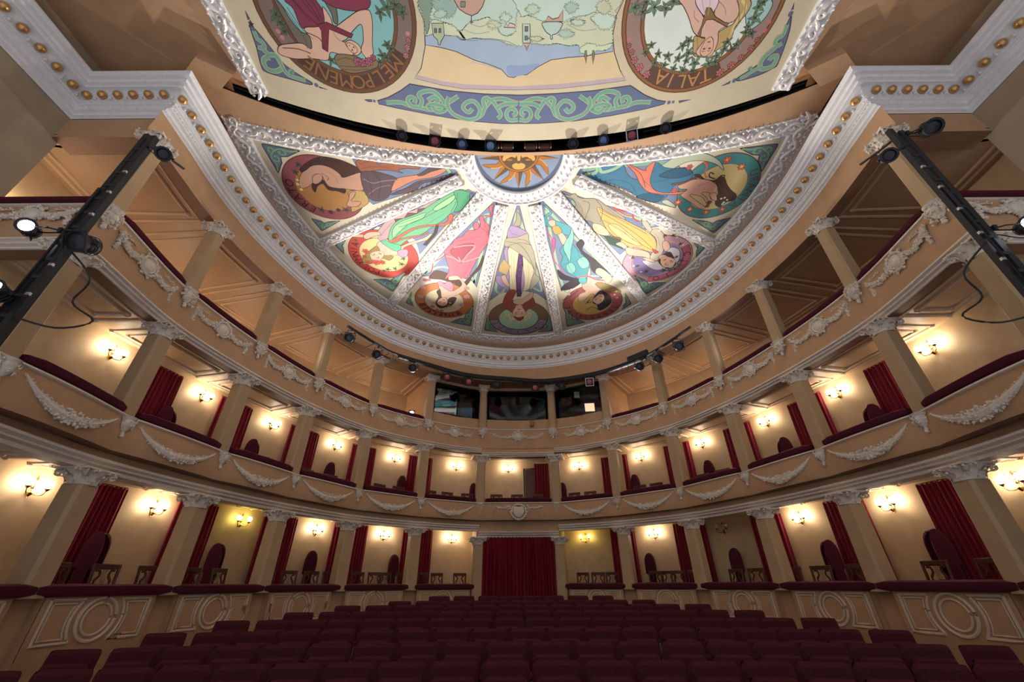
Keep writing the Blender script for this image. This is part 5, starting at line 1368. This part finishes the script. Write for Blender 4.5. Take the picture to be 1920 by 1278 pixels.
LT2 = (3.481, 3.78, 4.52, 4.80, 5.30, 5.586, 5.86, 6.24, 6.48, 6.74, 7.197, 7.45, 8.22, 8.48, 9.12, 9.42, 10.217, 10.46, 2.78)
for i, bt in enumerate(sorted(LT1)):
    back = i % 3 == 2
    seat_at(LY, bt, -.46-(.05 if back else 0), -.66, random.uniform(-.25, .25), 'dark wooden lyre-back chair in the ground boxes, %s from the left' % ORD[i+1], 'chair', 'lyre-back chairs in the ground boxes')
for i, bt in enumerate(sorted(LT2)):
    seat_at(LY, bt, -.46, 1.95, random.uniform(-.2, .2), 'dark wooden chair behind the middle balcony rail, %s from the left' % ORD[i+1], 'chair', 'chairs behind the middle balcony rail')
for i, (bt, dy) in enumerate(((1.70, .9), (2.80, 1.0), (3.90, 1.25), (4.94, 1.5), (8.13, -1.5), (9.17, -1.25), (10.23, -1.0), (11.20, -.9))):
    s = 'left' if i < 4 else 'right'; n = 4-i if i < 4 else i-3
    seat_at(WC, bt, -1.08, -.66, dy*.75, 'tall maroon hooded wing chair in the ground boxes, %s %s of the door' % (ORD[n], s), 'armchair', 'hooded wing chairs of the ground boxes')
for i, (bt, dy) in enumerate(((1.77, .9), (2.80, 1.0), (3.88, 1.25), (4.90, 1.5), (5.98, 1.5), (7.02, -1.5), (8.10, -1.5), (9.13, -1.25), (10.16, -1.0), (11.20, -.9))):
    s = 'left' if i < 5 else 'right'; n = 5-i if i < 5 else i-4
    seat_at(WC, bt, -1.08, 1.88, dy*.75, 'tall maroon hooded wing chair in the middle tier, %s %s of the centre' % (ORD[n], s), 'armchair', 'hooded wing chairs of the middle tier')

# ------------------------------------------------------------------ stalls seating
def theatre_seat():
    r = empty('theatre_seat', (0, 0, 0)); W = .255
    def cushion(w, h, th, dips, nx=14, nz=10):
        fr_, bk = [], []
        for j in range(nz+1):
            v = j/nz; a, b_ = [], []
            for i in range(nx+1):
                u = i/nx; x = -w+2*w*u; ex = 1-abs(2*u-1)**12; ez = 1-abs(2*v-1)**12; e = max(0, ex*ez)**.5
                dep = 0
                for dx, dz in dips: dep += .016*math.exp(-(((x-dx)/.035)**2+((v*h-dz)/.04)**2))
                xx = x*(1-.06*abs(2*v-1)**9*abs(2*u-1)**3)
                zz = v*h-(.012*abs(2*u-1)**8 if v > .9 else 0)
                a.append(Vector((xx, -th*e+dep, zz))); b_.append(Vector((xx, th*.55*e, zz)))
            fr_.append(a); bk.append(b_)
        return fr_, bk
    f, b_ = cushion(W+.010, .50, .045, ((-.10, .37), (.10, .37), (-.10, .20), (.10, .20)))
    R = Matrix.Rotation(-.20, 3, 'X'); T = Vector((0, .10, .43)); m = MB(); m.grid([[R@p+T for p in q] for q in f]); m.grid([[R@p+T for p in q] for q in b_]); reg(r, m.build('backrest', 'seat', r))
    f, b_ = cushion(W-.02, .42, .06, ()); R = Matrix.Rotation(-.33, 3, 'X'); T = Vector((0, -.02, .40)); m = MB(); m.grid([[R@p+T for p in q] for q in f]); m.grid([[R@p+T for p in q] for q in b_]); reg(r, m.build('seat', 'seat', r))
    for sx in (-1, 1):
        m = MB(); m.grid([[Vector((sx*W-.012+dx, y, z)) for y, z in ((-.20, .0), (.12, 0), (.16, .58), (-.22, .58))] for dx in (0, .024)], cv=True)
        m.box((sx*W, -.04, .30), (.026, .10, .58)); reg(r, m.build('side_frame', 'metalgrey', r))
        m = MB(); m.box((sx*W, -.05, .61), (.045, .34, .035), None, .014); reg(r, m.build('armrest', 'velvet', r))
    return r
ST = theatre_seat(); st_first = True
ROWS = ((4.60, -.775, 10), (5.50, -.71, 10), (6.35, -.626, 10), (7.30, -.56, 9.5), (8.30, -.487, 9), (9.33, -.43, 8), (10.25, -.366, 7), (11.22, -.32, 5.5), (12.12, -.25, 4))
for ri, (y0, zt, half) in enumerate(ROWS):
    n = int(round(half*2)); R = 24.0
    for k in range(n):
        s = (k-(n-1)/2)*.55
        if k == 0: s -= .07
        if k == n-1: s += .07
        if ri == 8 and k in (0, 1, n-2, n-1): s += -.07 if k < 4 else .07
        a = s/R; x = math.sin(a)*R; y = y0-(R-math.cos(a)*R)*.9
        o = ST if st_first else dup(ST); st_first = False
        o.location = (x, y-.17, zt-.915+random.uniform(-.004, .004)); o.rotation_euler = (0, 0, -a)
        tag(o, 'maroon velvet theatre seat, %s from the left in the %s row from the front' % (ORD[k+1], ORD[ri+1]), 'theatre seat', 'stalls seats, %s row' % ORD[ri+1])

# ------------------------------------------------------------------ stage lanterns
def basis(d):
    d = Vector(d).normalized(); a = d.cross(Vector((0, 0, 1)))
    if a.length < .05: a = Vector((1, 0, 0))
    a.normalize(); b = a.cross(d); return Matrix((a, b, d)).transposed()
def lantern(loc, aim, lens, label, grp, size=1.0, drop=.24, square=False, side=None, cable=True):
    loc = Vector(loc); r = empty('stage_lantern', loc, 0, label, 'stage light', grp); s = size
    dn = Vector(side) if side else Vector((0, 0, -1)); c = dn*drop; B = basis(aim); d = B@Vector((0, 0, 1)); ax = B@Vector((1, 0, 0))
    m = MB(); m.lathe([(.0, -.16*s), (.05*s, -.158*s), (.085*s, -.12*s), (.10*s, -.04*s), (.10*s, .07*s), (.115*s, .075*s), (.115*s, .105*s), (.10*s, .11*s), (.095*s, .09*s), (.0, .088*s)], c, 14, B)
    for k in (-.10, -.05, .0): m.lathe([(.106*s, k*s), (.112*s, k*s+.008), (.106*s, k*s+.016)], c, 14, B)
    m.build('body', 'black', r)
    m = MB(); m.lathe([(.088*s, .094*s), (.06*s, .106*s), (.0, .112*s)], c, 14, B); m.build('lens', lens, r)
    m = MB()
    if square:
        for u, v in ((1, 0), (-1, 0), (0, 1), (0, -1)):
            m.box(c+B@Vector((u*.115*s, v*.115*s, .115*s)), (.02 if u else .25*s, .02 if v else .25*s, .02), B)
        m.build('filter_frame', 'silver' if square == 2 else 'black', r)
    else:
        m.lathe([(.10*s, .105*s), (.122*s, .11*s), (.122*s, .12*s), (.088*s, .12*s)], c, 14, B); m.build('filter_frame', 'pipe', r)
    m = MB(); P = [c+ax*.12*s, c+ax*.125*s-dn*.10*s, dn*.06+ax*.08*s, dn*.05, dn*.06-ax*.08*s, c-ax*.125*s-dn*.10*s, c-ax*.12*s]
    m.tube(P, .010, 6); 
    for sg in (-1, 1): m.ball(c+ax*sg*.125*s, .022*s, 8, 6)
    m.build('yoke', 'black', r)
    m = MB(); m.box(dn*.02, (.05, .05, .08), None, .008); m.tube([dn*.04-ax*.04, dn*.04+ax*.05], .008, 6); m.build('clamp', 'black', r)
    if cable:
        q = c-d*.15*s; m = MB(); m.tube(catmull([q, q-d*.06-Vector((0, 0, .10)), q*.6+ax*.1+Vector((0, 0, -.05)), dn*.02+ax*.12], n=4), .007, 5); m.build('power_cable', 'cable', r)
    return r
# curved pipe in front of the gallery with its lanterns
BARP = [(-5.42,10.55,7.03),(-4.80,11.90,7.10),(-4.42,12.45,7.11),(-3.45,13.37,7.20),(-2.03,14.33,7.22),(-.21,14.72,7.21),(1.25,14.66,7.10),(3.06,13.67,6.93),(4.36,12.47,6.88),(4.85,11.75,6.87),(5.40,10.45,6.86)]
m = MB(); bp = catmull([Vector(p) for p in BARP], n=6); m.tube(bp, .045, 8)
bar = tag(m.build('lighting_bar', 'pipe'), 'long curved dark lighting pipe hung in front of the upper gallery', 'lighting bar')
m = MB(); m.tube([p+Vector((0, 0, -.075)) for p in bp[13:50]], .062, 8); m.build('cable_trunk', 'pipe', bar)
for i in range(2, len(bp)-2, 3):
    p = bp[i]; q = Vector((-p.x, 8-p.y, 0)).normalized(); m = MB()
    m.tube([p, p-q*.5+Vector((0, 0, .03))], .012, 6); m.build('bracket', 'pipe', bar)
random.seed(11)
for i in range(46):
    p = bp[12+int(i*38/46)]+Vector((random.uniform(-.1, .1), random.uniform(-.05, .05), -.05)); l = random.uniform(.1, .34)
    m = MB(); m.tube(catmull([p, p+Vector((random.uniform(-.04, .04), 0, -l*.6)), p+Vector((random.uniform(-.08, .08), 0, -l)), p+Vector((random.uniform(-.12, .12), 0, -l*.7))], n=3), .007, 4); m.build('hanging_cable', 'cable', bar)
m = MB(); m.box((4.3, 12.5, 6.95), (.12, .8, .22), Matrix.Rotation(.75, 3, 'Z')); m.build('dimmer_box', 'pipe', bar)
def near(px):
    return min(bp, key=lambda p: abs(p.x-px))
for i, (x, lens, sq) in enumerate(((-5.33, 'lensdark', 1), (-4.83, 'lensdark', 0), (-3.86, 'lensdark', 0), (-2.72, 'lensred', 0), (-1.93, 'lensred', 1), (-.82, 'lensdark', 1), (.72, 'lensred', 1), (1.75, 'lensdark', 0), (2.75, 'lensred', 2), (4.28, 'lensdark', 0), (4.75, 'lensdark', 0), (5.15, 'lensdark', 1))):
    p = near(x); lab = {'lensdark': 'dark', 'lensred': 'red-filtered'}[lens]
    lantern((x, p.y, p.z-.03), (-x*.5, -10, -3.2), lens, 'black stage lantern with %s lens on the curved gallery pipe, %s from the left' % (lab, ORD[i+1]), 'lanterns on the gallery pipe', 1.25, .34, sq)
# lanterns in the ceiling slot
for i, (x, lens, sq) in enumerate(((-2.72, 'lensdark', 0), (-1.98, 'lensred', 1), (-1.35, 'lensblue', 0), (-.68, 'lenscyan', 1), (1.28, 'lensdark', 0), (1.98, 'lensblue', 0), (2.62, 'lensred', 2), (3.35, 'lensdark', 0))):
    y = (slotf(x)+slotb(x))/2+.03
    lantern((x, y, 9.12), (-x*.12, -1.2, -1.6), lens, 'stage lantern with %s lens in the ceiling slot, %s from the left' % ({'lensdark': 'dark', 'lensred': 'red', 'lensblue': 'blue', 'lenscyan': 'pale blue'}[lens], ORD[i+1]), 'lanterns in the ceiling slot', 1.05, .20, sq, None, False)
for sx in (-1, 1):
    for k, x in enumerate((.28, .62)):
        m = MB(); m.box((sx*x, 5.76, 8.98), (.26, .10, .16), None, .01)
        for q in (-.14, .14): m.box((sx*x+q, 5.70, 8.97), (.025, .05, .22))
        tag(m.build('timber_bracket', 'lath'), 'brown timber bracket in the ceiling slot, %s %s of its middle' % (('first', 'second')[k], 'left' if sx < 0 else 'right'), 'bracket', 'timber brackets in the slot')
for sx, sd in ((-1, 'left'), (1, 'right')):
    m = MB()
    for zz, dy in ((9.02, .05), (9.25, .05)):
        m.tube([(sx*x, (slotf(x)+slotb(x))/2+dy, zz) for x in [2.9+3.2*k/10 for k in range(11)]], .022, 6)
    for k in range(12):
        x = 2.9+3.2*k/12; x2 = x+3.2/12
        m.tube([(sx*x, (slotf(x)+slotb(x))/2+.05, 9.02 if k % 2 else 9.25), (sx*x2, (slotf(x2)+slotb(x2))/2+.05, 9.25 if k % 2 else 9.02)], .014, 5)
    tag(m.build('lattice_truss', 'pipe'), 'dark lattice truss inside the %s end of the ceiling slot' % sd, 'truss', 'trusses in the ceiling slot')
# side booms: vertical ladder pipes with lanterns
def boom(sx, sd):
    X, Y, z0, z1 = sx*6.06, 3.80, -1.72, 6.30; r = empty('lighting_boom', (X, Y, z0), 0, 'tall black vertical lighting boom at the %s end of the box tiers' % sd, 'lighting boom')
    m = MB()
    m.box((-.07, 0, (z1-z0)/2), (.075, .075, z1-z0)); m.box((.07, .0, (z1-z0)/2), (.085, .085, z1-z0-.12)); m.build('mast', 'black', r)
    m = MB(); m.tube([(-.07, -.06, .3), (-.07, -.06, z1-z0-1.4)], .022, 6); m.build('cable_duct', 'pipe', r)
    for k in range(26):
        m = MB(); m.box((0, -.035, .35+k*.29), (.17, .02, .05)); m.build('rung', 'pipe', r)
    for k in (0, 1, 2, 3, 4, 5):
        m = MB(); m.box((-sx*.02-sx*.09, -.06, 4.7+k*.46), (.05, .03, .04)); m.build('socket', 'silver', r)
    m = MB(); m.box((0, 0, .015), (.6, .6, .03), None, .01); m.build('base_plate', 'black', r)
    P = [(0, 0, z1-z0-.15), (-sx*.05, .3, z1-z0-.1), (-sx*.1, .6, z1-z0-.02)]
    m = MB(); m.tube(P, .02, 6); m.build('wall_stay', 'black', r)
    return X, Y
for sx, sd in ((-1, 'left'), (1, 'right')):
    X, Y = boom(sx, sd); G = 'lanterns on the side booms'
    lantern((X-sx*.14, Y-.05, 5.95 if sx < 0 else 5.80), (-sx*.5, -.5, -.55), 'lensdark', 'round black lantern high on the %s boom, stage-hall side' % sd, G, .9, .54, 0, (-sx*.8, -.1, -.6))
    lantern((X+sx*.13, Y-.05, 4.06 if sx < 0 else 4.0), (-sx*.55, -.8, -.22), 'spotlit', 'lit white stage lantern on the outer side of the %s boom' % sd, G, .9, .44, 0, (sx*.95, -.05, .02))
    if sx < 0:
        lantern((X-sx*.12, Y-.05, 3.82), (.1, -.9, -.5), 'lensdark', 'square black flood lantern on the inner side of the left boom', G, 1.15, .22, 1, (-sx*.95, -.05, -.1))
        lantern((X+sx*.02, Y-.09, 2.95), (.3, -.8, .05), 'spotlit', 'half-visible lit lantern low on the left boom at the picture edge', G, .9, .2, 0, (-.2, -.5, -.2))
    else:
        lantern((X+sx*.10, Y-.05, 6.15), (-sx*.3, -.6, -.6), 'lensdark', 'round black lantern at the top of the right boom, wall side', G, 1.1, .40, 0, (sx*.9, -.1, .15))
    m = MB(); ca = catmull([Vector(p) for p in ((X-sx*.2, Y-.1, 3.7), (X-sx*.5, Y+.1, 3.35), (X-sx*.35, Y+.2, 3.05), (X-sx*.7, Y+.25, 2.8), (X-sx*.5, Y+.1, 2.6), (X, Y-.05, 2.7))], n=5); m.tube(ca, .012, 5)
    tag(m.build('loose_cable', 'cable'), 'loose black cable looping beside the %s lighting boom' % sd, 'cable')
# ------------------------------------------------------------------ control booth in the middle of the gallery
mb = MB()
for b_, t_, s in ((5, 0.0, -1), (7, 1.0, 1)):
    a, c = pt(b_, t_, -.10), pt(b_, t_, -2.64)
    mb.add([(a.x, a.y, 4.6), (c.x, c.y, 4.6), (c.x, c.y, 7.2), (a.x, a.y, 7.2)], [(0, 1, 2, 3)])
    d = Vector((-s*.05, 0)); mb.add([(a.x+d.x, a.y, 4.6), (c.x+d.x, c.y, 4.6), (c.x+d.x, c.y, 7.2), (a.x+d.x, a.y, 7.2)], [(0, 1, 2, 3)])
BO = [pt(b, k/8, 0) for b in (5, 6, 7) for k in range(8)]+[pt(7, 1, 0)]
sweep(mb, BO, [(-.10, 4.6), (-.02, 5.2), (-.02, 5.69), (-.16, 5.69)]); sweep(mb, BO, [(-.16, 6.98), (-.02, 6.98), (-.02, 7.12)])
struct(mb, 'wall_booth', 'tan', 'tan sill, header and side walls of the control booth', smooth=False)
mb = MB(); bw = [pt(b, k/8, -1.95) for b in (5, 6, 7) for k in range(8)]+[pt(7, 1, -1.95)]
bf = [pt(b, k/8, -.17) for b in (5, 6, 7) for k in range(8)]+[pt(7, 1, -.17)]
for L in (bw, bf): L[0] = L[0]+Vector((.1, 0)); L[-1] = L[-1]-Vector((.1, 0))
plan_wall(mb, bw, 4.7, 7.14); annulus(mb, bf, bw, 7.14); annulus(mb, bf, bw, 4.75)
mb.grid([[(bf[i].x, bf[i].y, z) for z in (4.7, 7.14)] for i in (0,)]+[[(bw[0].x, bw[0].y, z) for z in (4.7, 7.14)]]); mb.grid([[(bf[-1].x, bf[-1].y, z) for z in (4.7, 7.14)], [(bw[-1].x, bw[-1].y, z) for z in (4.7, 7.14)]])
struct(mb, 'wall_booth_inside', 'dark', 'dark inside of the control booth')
for i, b in enumerate((5, 6, 7)):
    t0, t1 = .10, .90; mb = MB(); G = [pt(b, t0+(t1-t0)*k/4, -.10) for k in range(5)]
    G = [G[0].lerp(G[-1], k/4) for k in range(5)]
    g = struct(plan_wall(MB(), [G[0], G[-1]], 5.70, 6.98), 'window_%d' % (i+1), 'glass', '%s dark glass window of the control booth' % ('left', 'middle', 'right')[i], smooth=False, cat='window')
    m = MB(); a, c = G[0], G[-1]
    for p, q in (((a.x, a.y, 5.70), (c.x, c.y, 5.70)), ((a.x, a.y, 6.97), (c.x, c.y, 6.97)), ((a.x, a.y, 5.70), (a.x, a.y, 6.97)), ((c.x, c.y, 5.70), (c.x, c.y, 6.97))): m.tube([p, q], .022, 4)
    if i == 0: e = a.lerp(c, .54); m.tube([(e.x, e.y, 5.7), (e.x, e.y, 6.97)], .02, 4)
    m.build('window_frame', 'black', g)
    if i == 0:
        e = a.lerp(c, .52); d = a.lerp(c, .03); m = MB(); m.grid([[(d.x, d.y-.03, z), (e.x, e.y-.03, z)] for z in (5.73, 6.95)]); m.build('window_sash', 'sash', g, smooth=False)
p = pt(5, .78, -1.0); m = MB(); m.box((p.x-.05, p.y, 5.75), (.75, .04, 1.5)); tag(m.build('blue_screen', 'bluepanel'), 'blue board standing inside the left booth window', 'board')
p = pt(6, .45, -.5); m = MB(); m.box((p.x, p.y, 5.74), (1.7, .45, .16), None, .02); m.box((p.x-.3, p.y-.1, 5.85), (.5, .3, .06), Matrix.Rotation(.3, 3, 'X')); tag(m.build('control_desk', 'pipe'), 'dark control desk behind the middle booth window', 'desk')
p = pt(7, .45, -.125); m = MB(); m.box((p.x, p.y, 6.62), (.22, .008, .27)); tag(m.build('paper_sheet', 'paper', smooth=False), 'white paper sheet stuck in the right booth window', 'paper')
p = pt(7, .45, -1.85); m = MB(); m.grid([[(p.x-.22, p.y+.02, z), (p.x+.20, p.y-.03, z)] for z in (6.50, 6.88)])
hatch = mat('lit room behind hatch', (.7, .5, .3), .8, emit=(1.0, .72, .42), strength=1.1)
hb = tag(m.build('window_4', hatch, smooth=False), 'small lit hatch at the back of the right booth window', 'window', None, 'structure')
m = MB(); m.tube([(p.x-.23, p.y-.01, 6.49), (p.x-.23, p.y-.01, 6.89), (p.x+.21, p.y-.05, 6.89), (p.x+.21, p.y-.05, 6.49)], .015, 4); m.build('window_frame', 'wood', hb)
m = MB()
for k in range(4): m.tube(catmull([(1.0+.05*k-1.0+.45, 15.30, 5.70), (.5+.06*k, 15.24, 5.5), (.52+.03*k, 15.26, 5.3), (.46+.05*k, 15.24, 5.42)], n=4), .008, 4)
tag(m.build('loose_cable', 'cable'), 'black cables hanging below the middle booth window', 'cable')

# ------------------------------------------------------------------ lamps with their own light: gallery floods and boom lanterns
def spot(name, loc, to, energy, col, angle, blend=.6, size=.12, parent=None):
    d = bpy.data.lights.new(name, 'SPOT'); d.energy = energy; d.color = col; d.spot_size = math.radians(angle); d.spot_blend = blend; d.shadow_soft_size = size
    o = bpy.data.objects.new(name, d); COL.objects.link(o); v = Vector(to)-Vector(loc)
    o.location = loc; o.rotation_euler = v.to_track_quat('-Z', 'Y').to_euler(); return o
for b, t, e, tx, ty, ang in ((4, .80, 5.4, -.4, 1.2, 78), (8, .20, 5.4, .4, 1.2, 78), (2, .5, .6, .5, 8.5, 100), (10, .5, .6, -.5, 8.5, 100)):  # outer pair is unseen, added to brighten the fan ceiling
    p = pt(b, t, -.50); base = Vector((p.x, p.y, 5.60 if b == 4 else 5.48)); to = Vector((tx, ty, 8.9)); d = (to-base).normalized()
    r = lantern(base-Vector((0, 0, .16)), d, 'spotlit', 'lit flood lantern behind gallery rail, outer pair added, '+bayname(b), 'floods at the gallery rail', .8, .16, 1, (0, 0, 1), False)
    m = MB(); m.tube([(0, 0, 4.6-base.z+.16), (0, 0, .02)], .02, 6); m.lathe([(.0, .0), (.16, .0), (.16, .02), (.03, .05)], (0, 0, 4.6-base.z+.16), 10); m.build('stand', 'black', r)
    spot('flood_beam', base+d*.12, to, FLOOD*e, (1.0, .93, .86), ang, 1.0, (.10 if ang < 90 else .3))
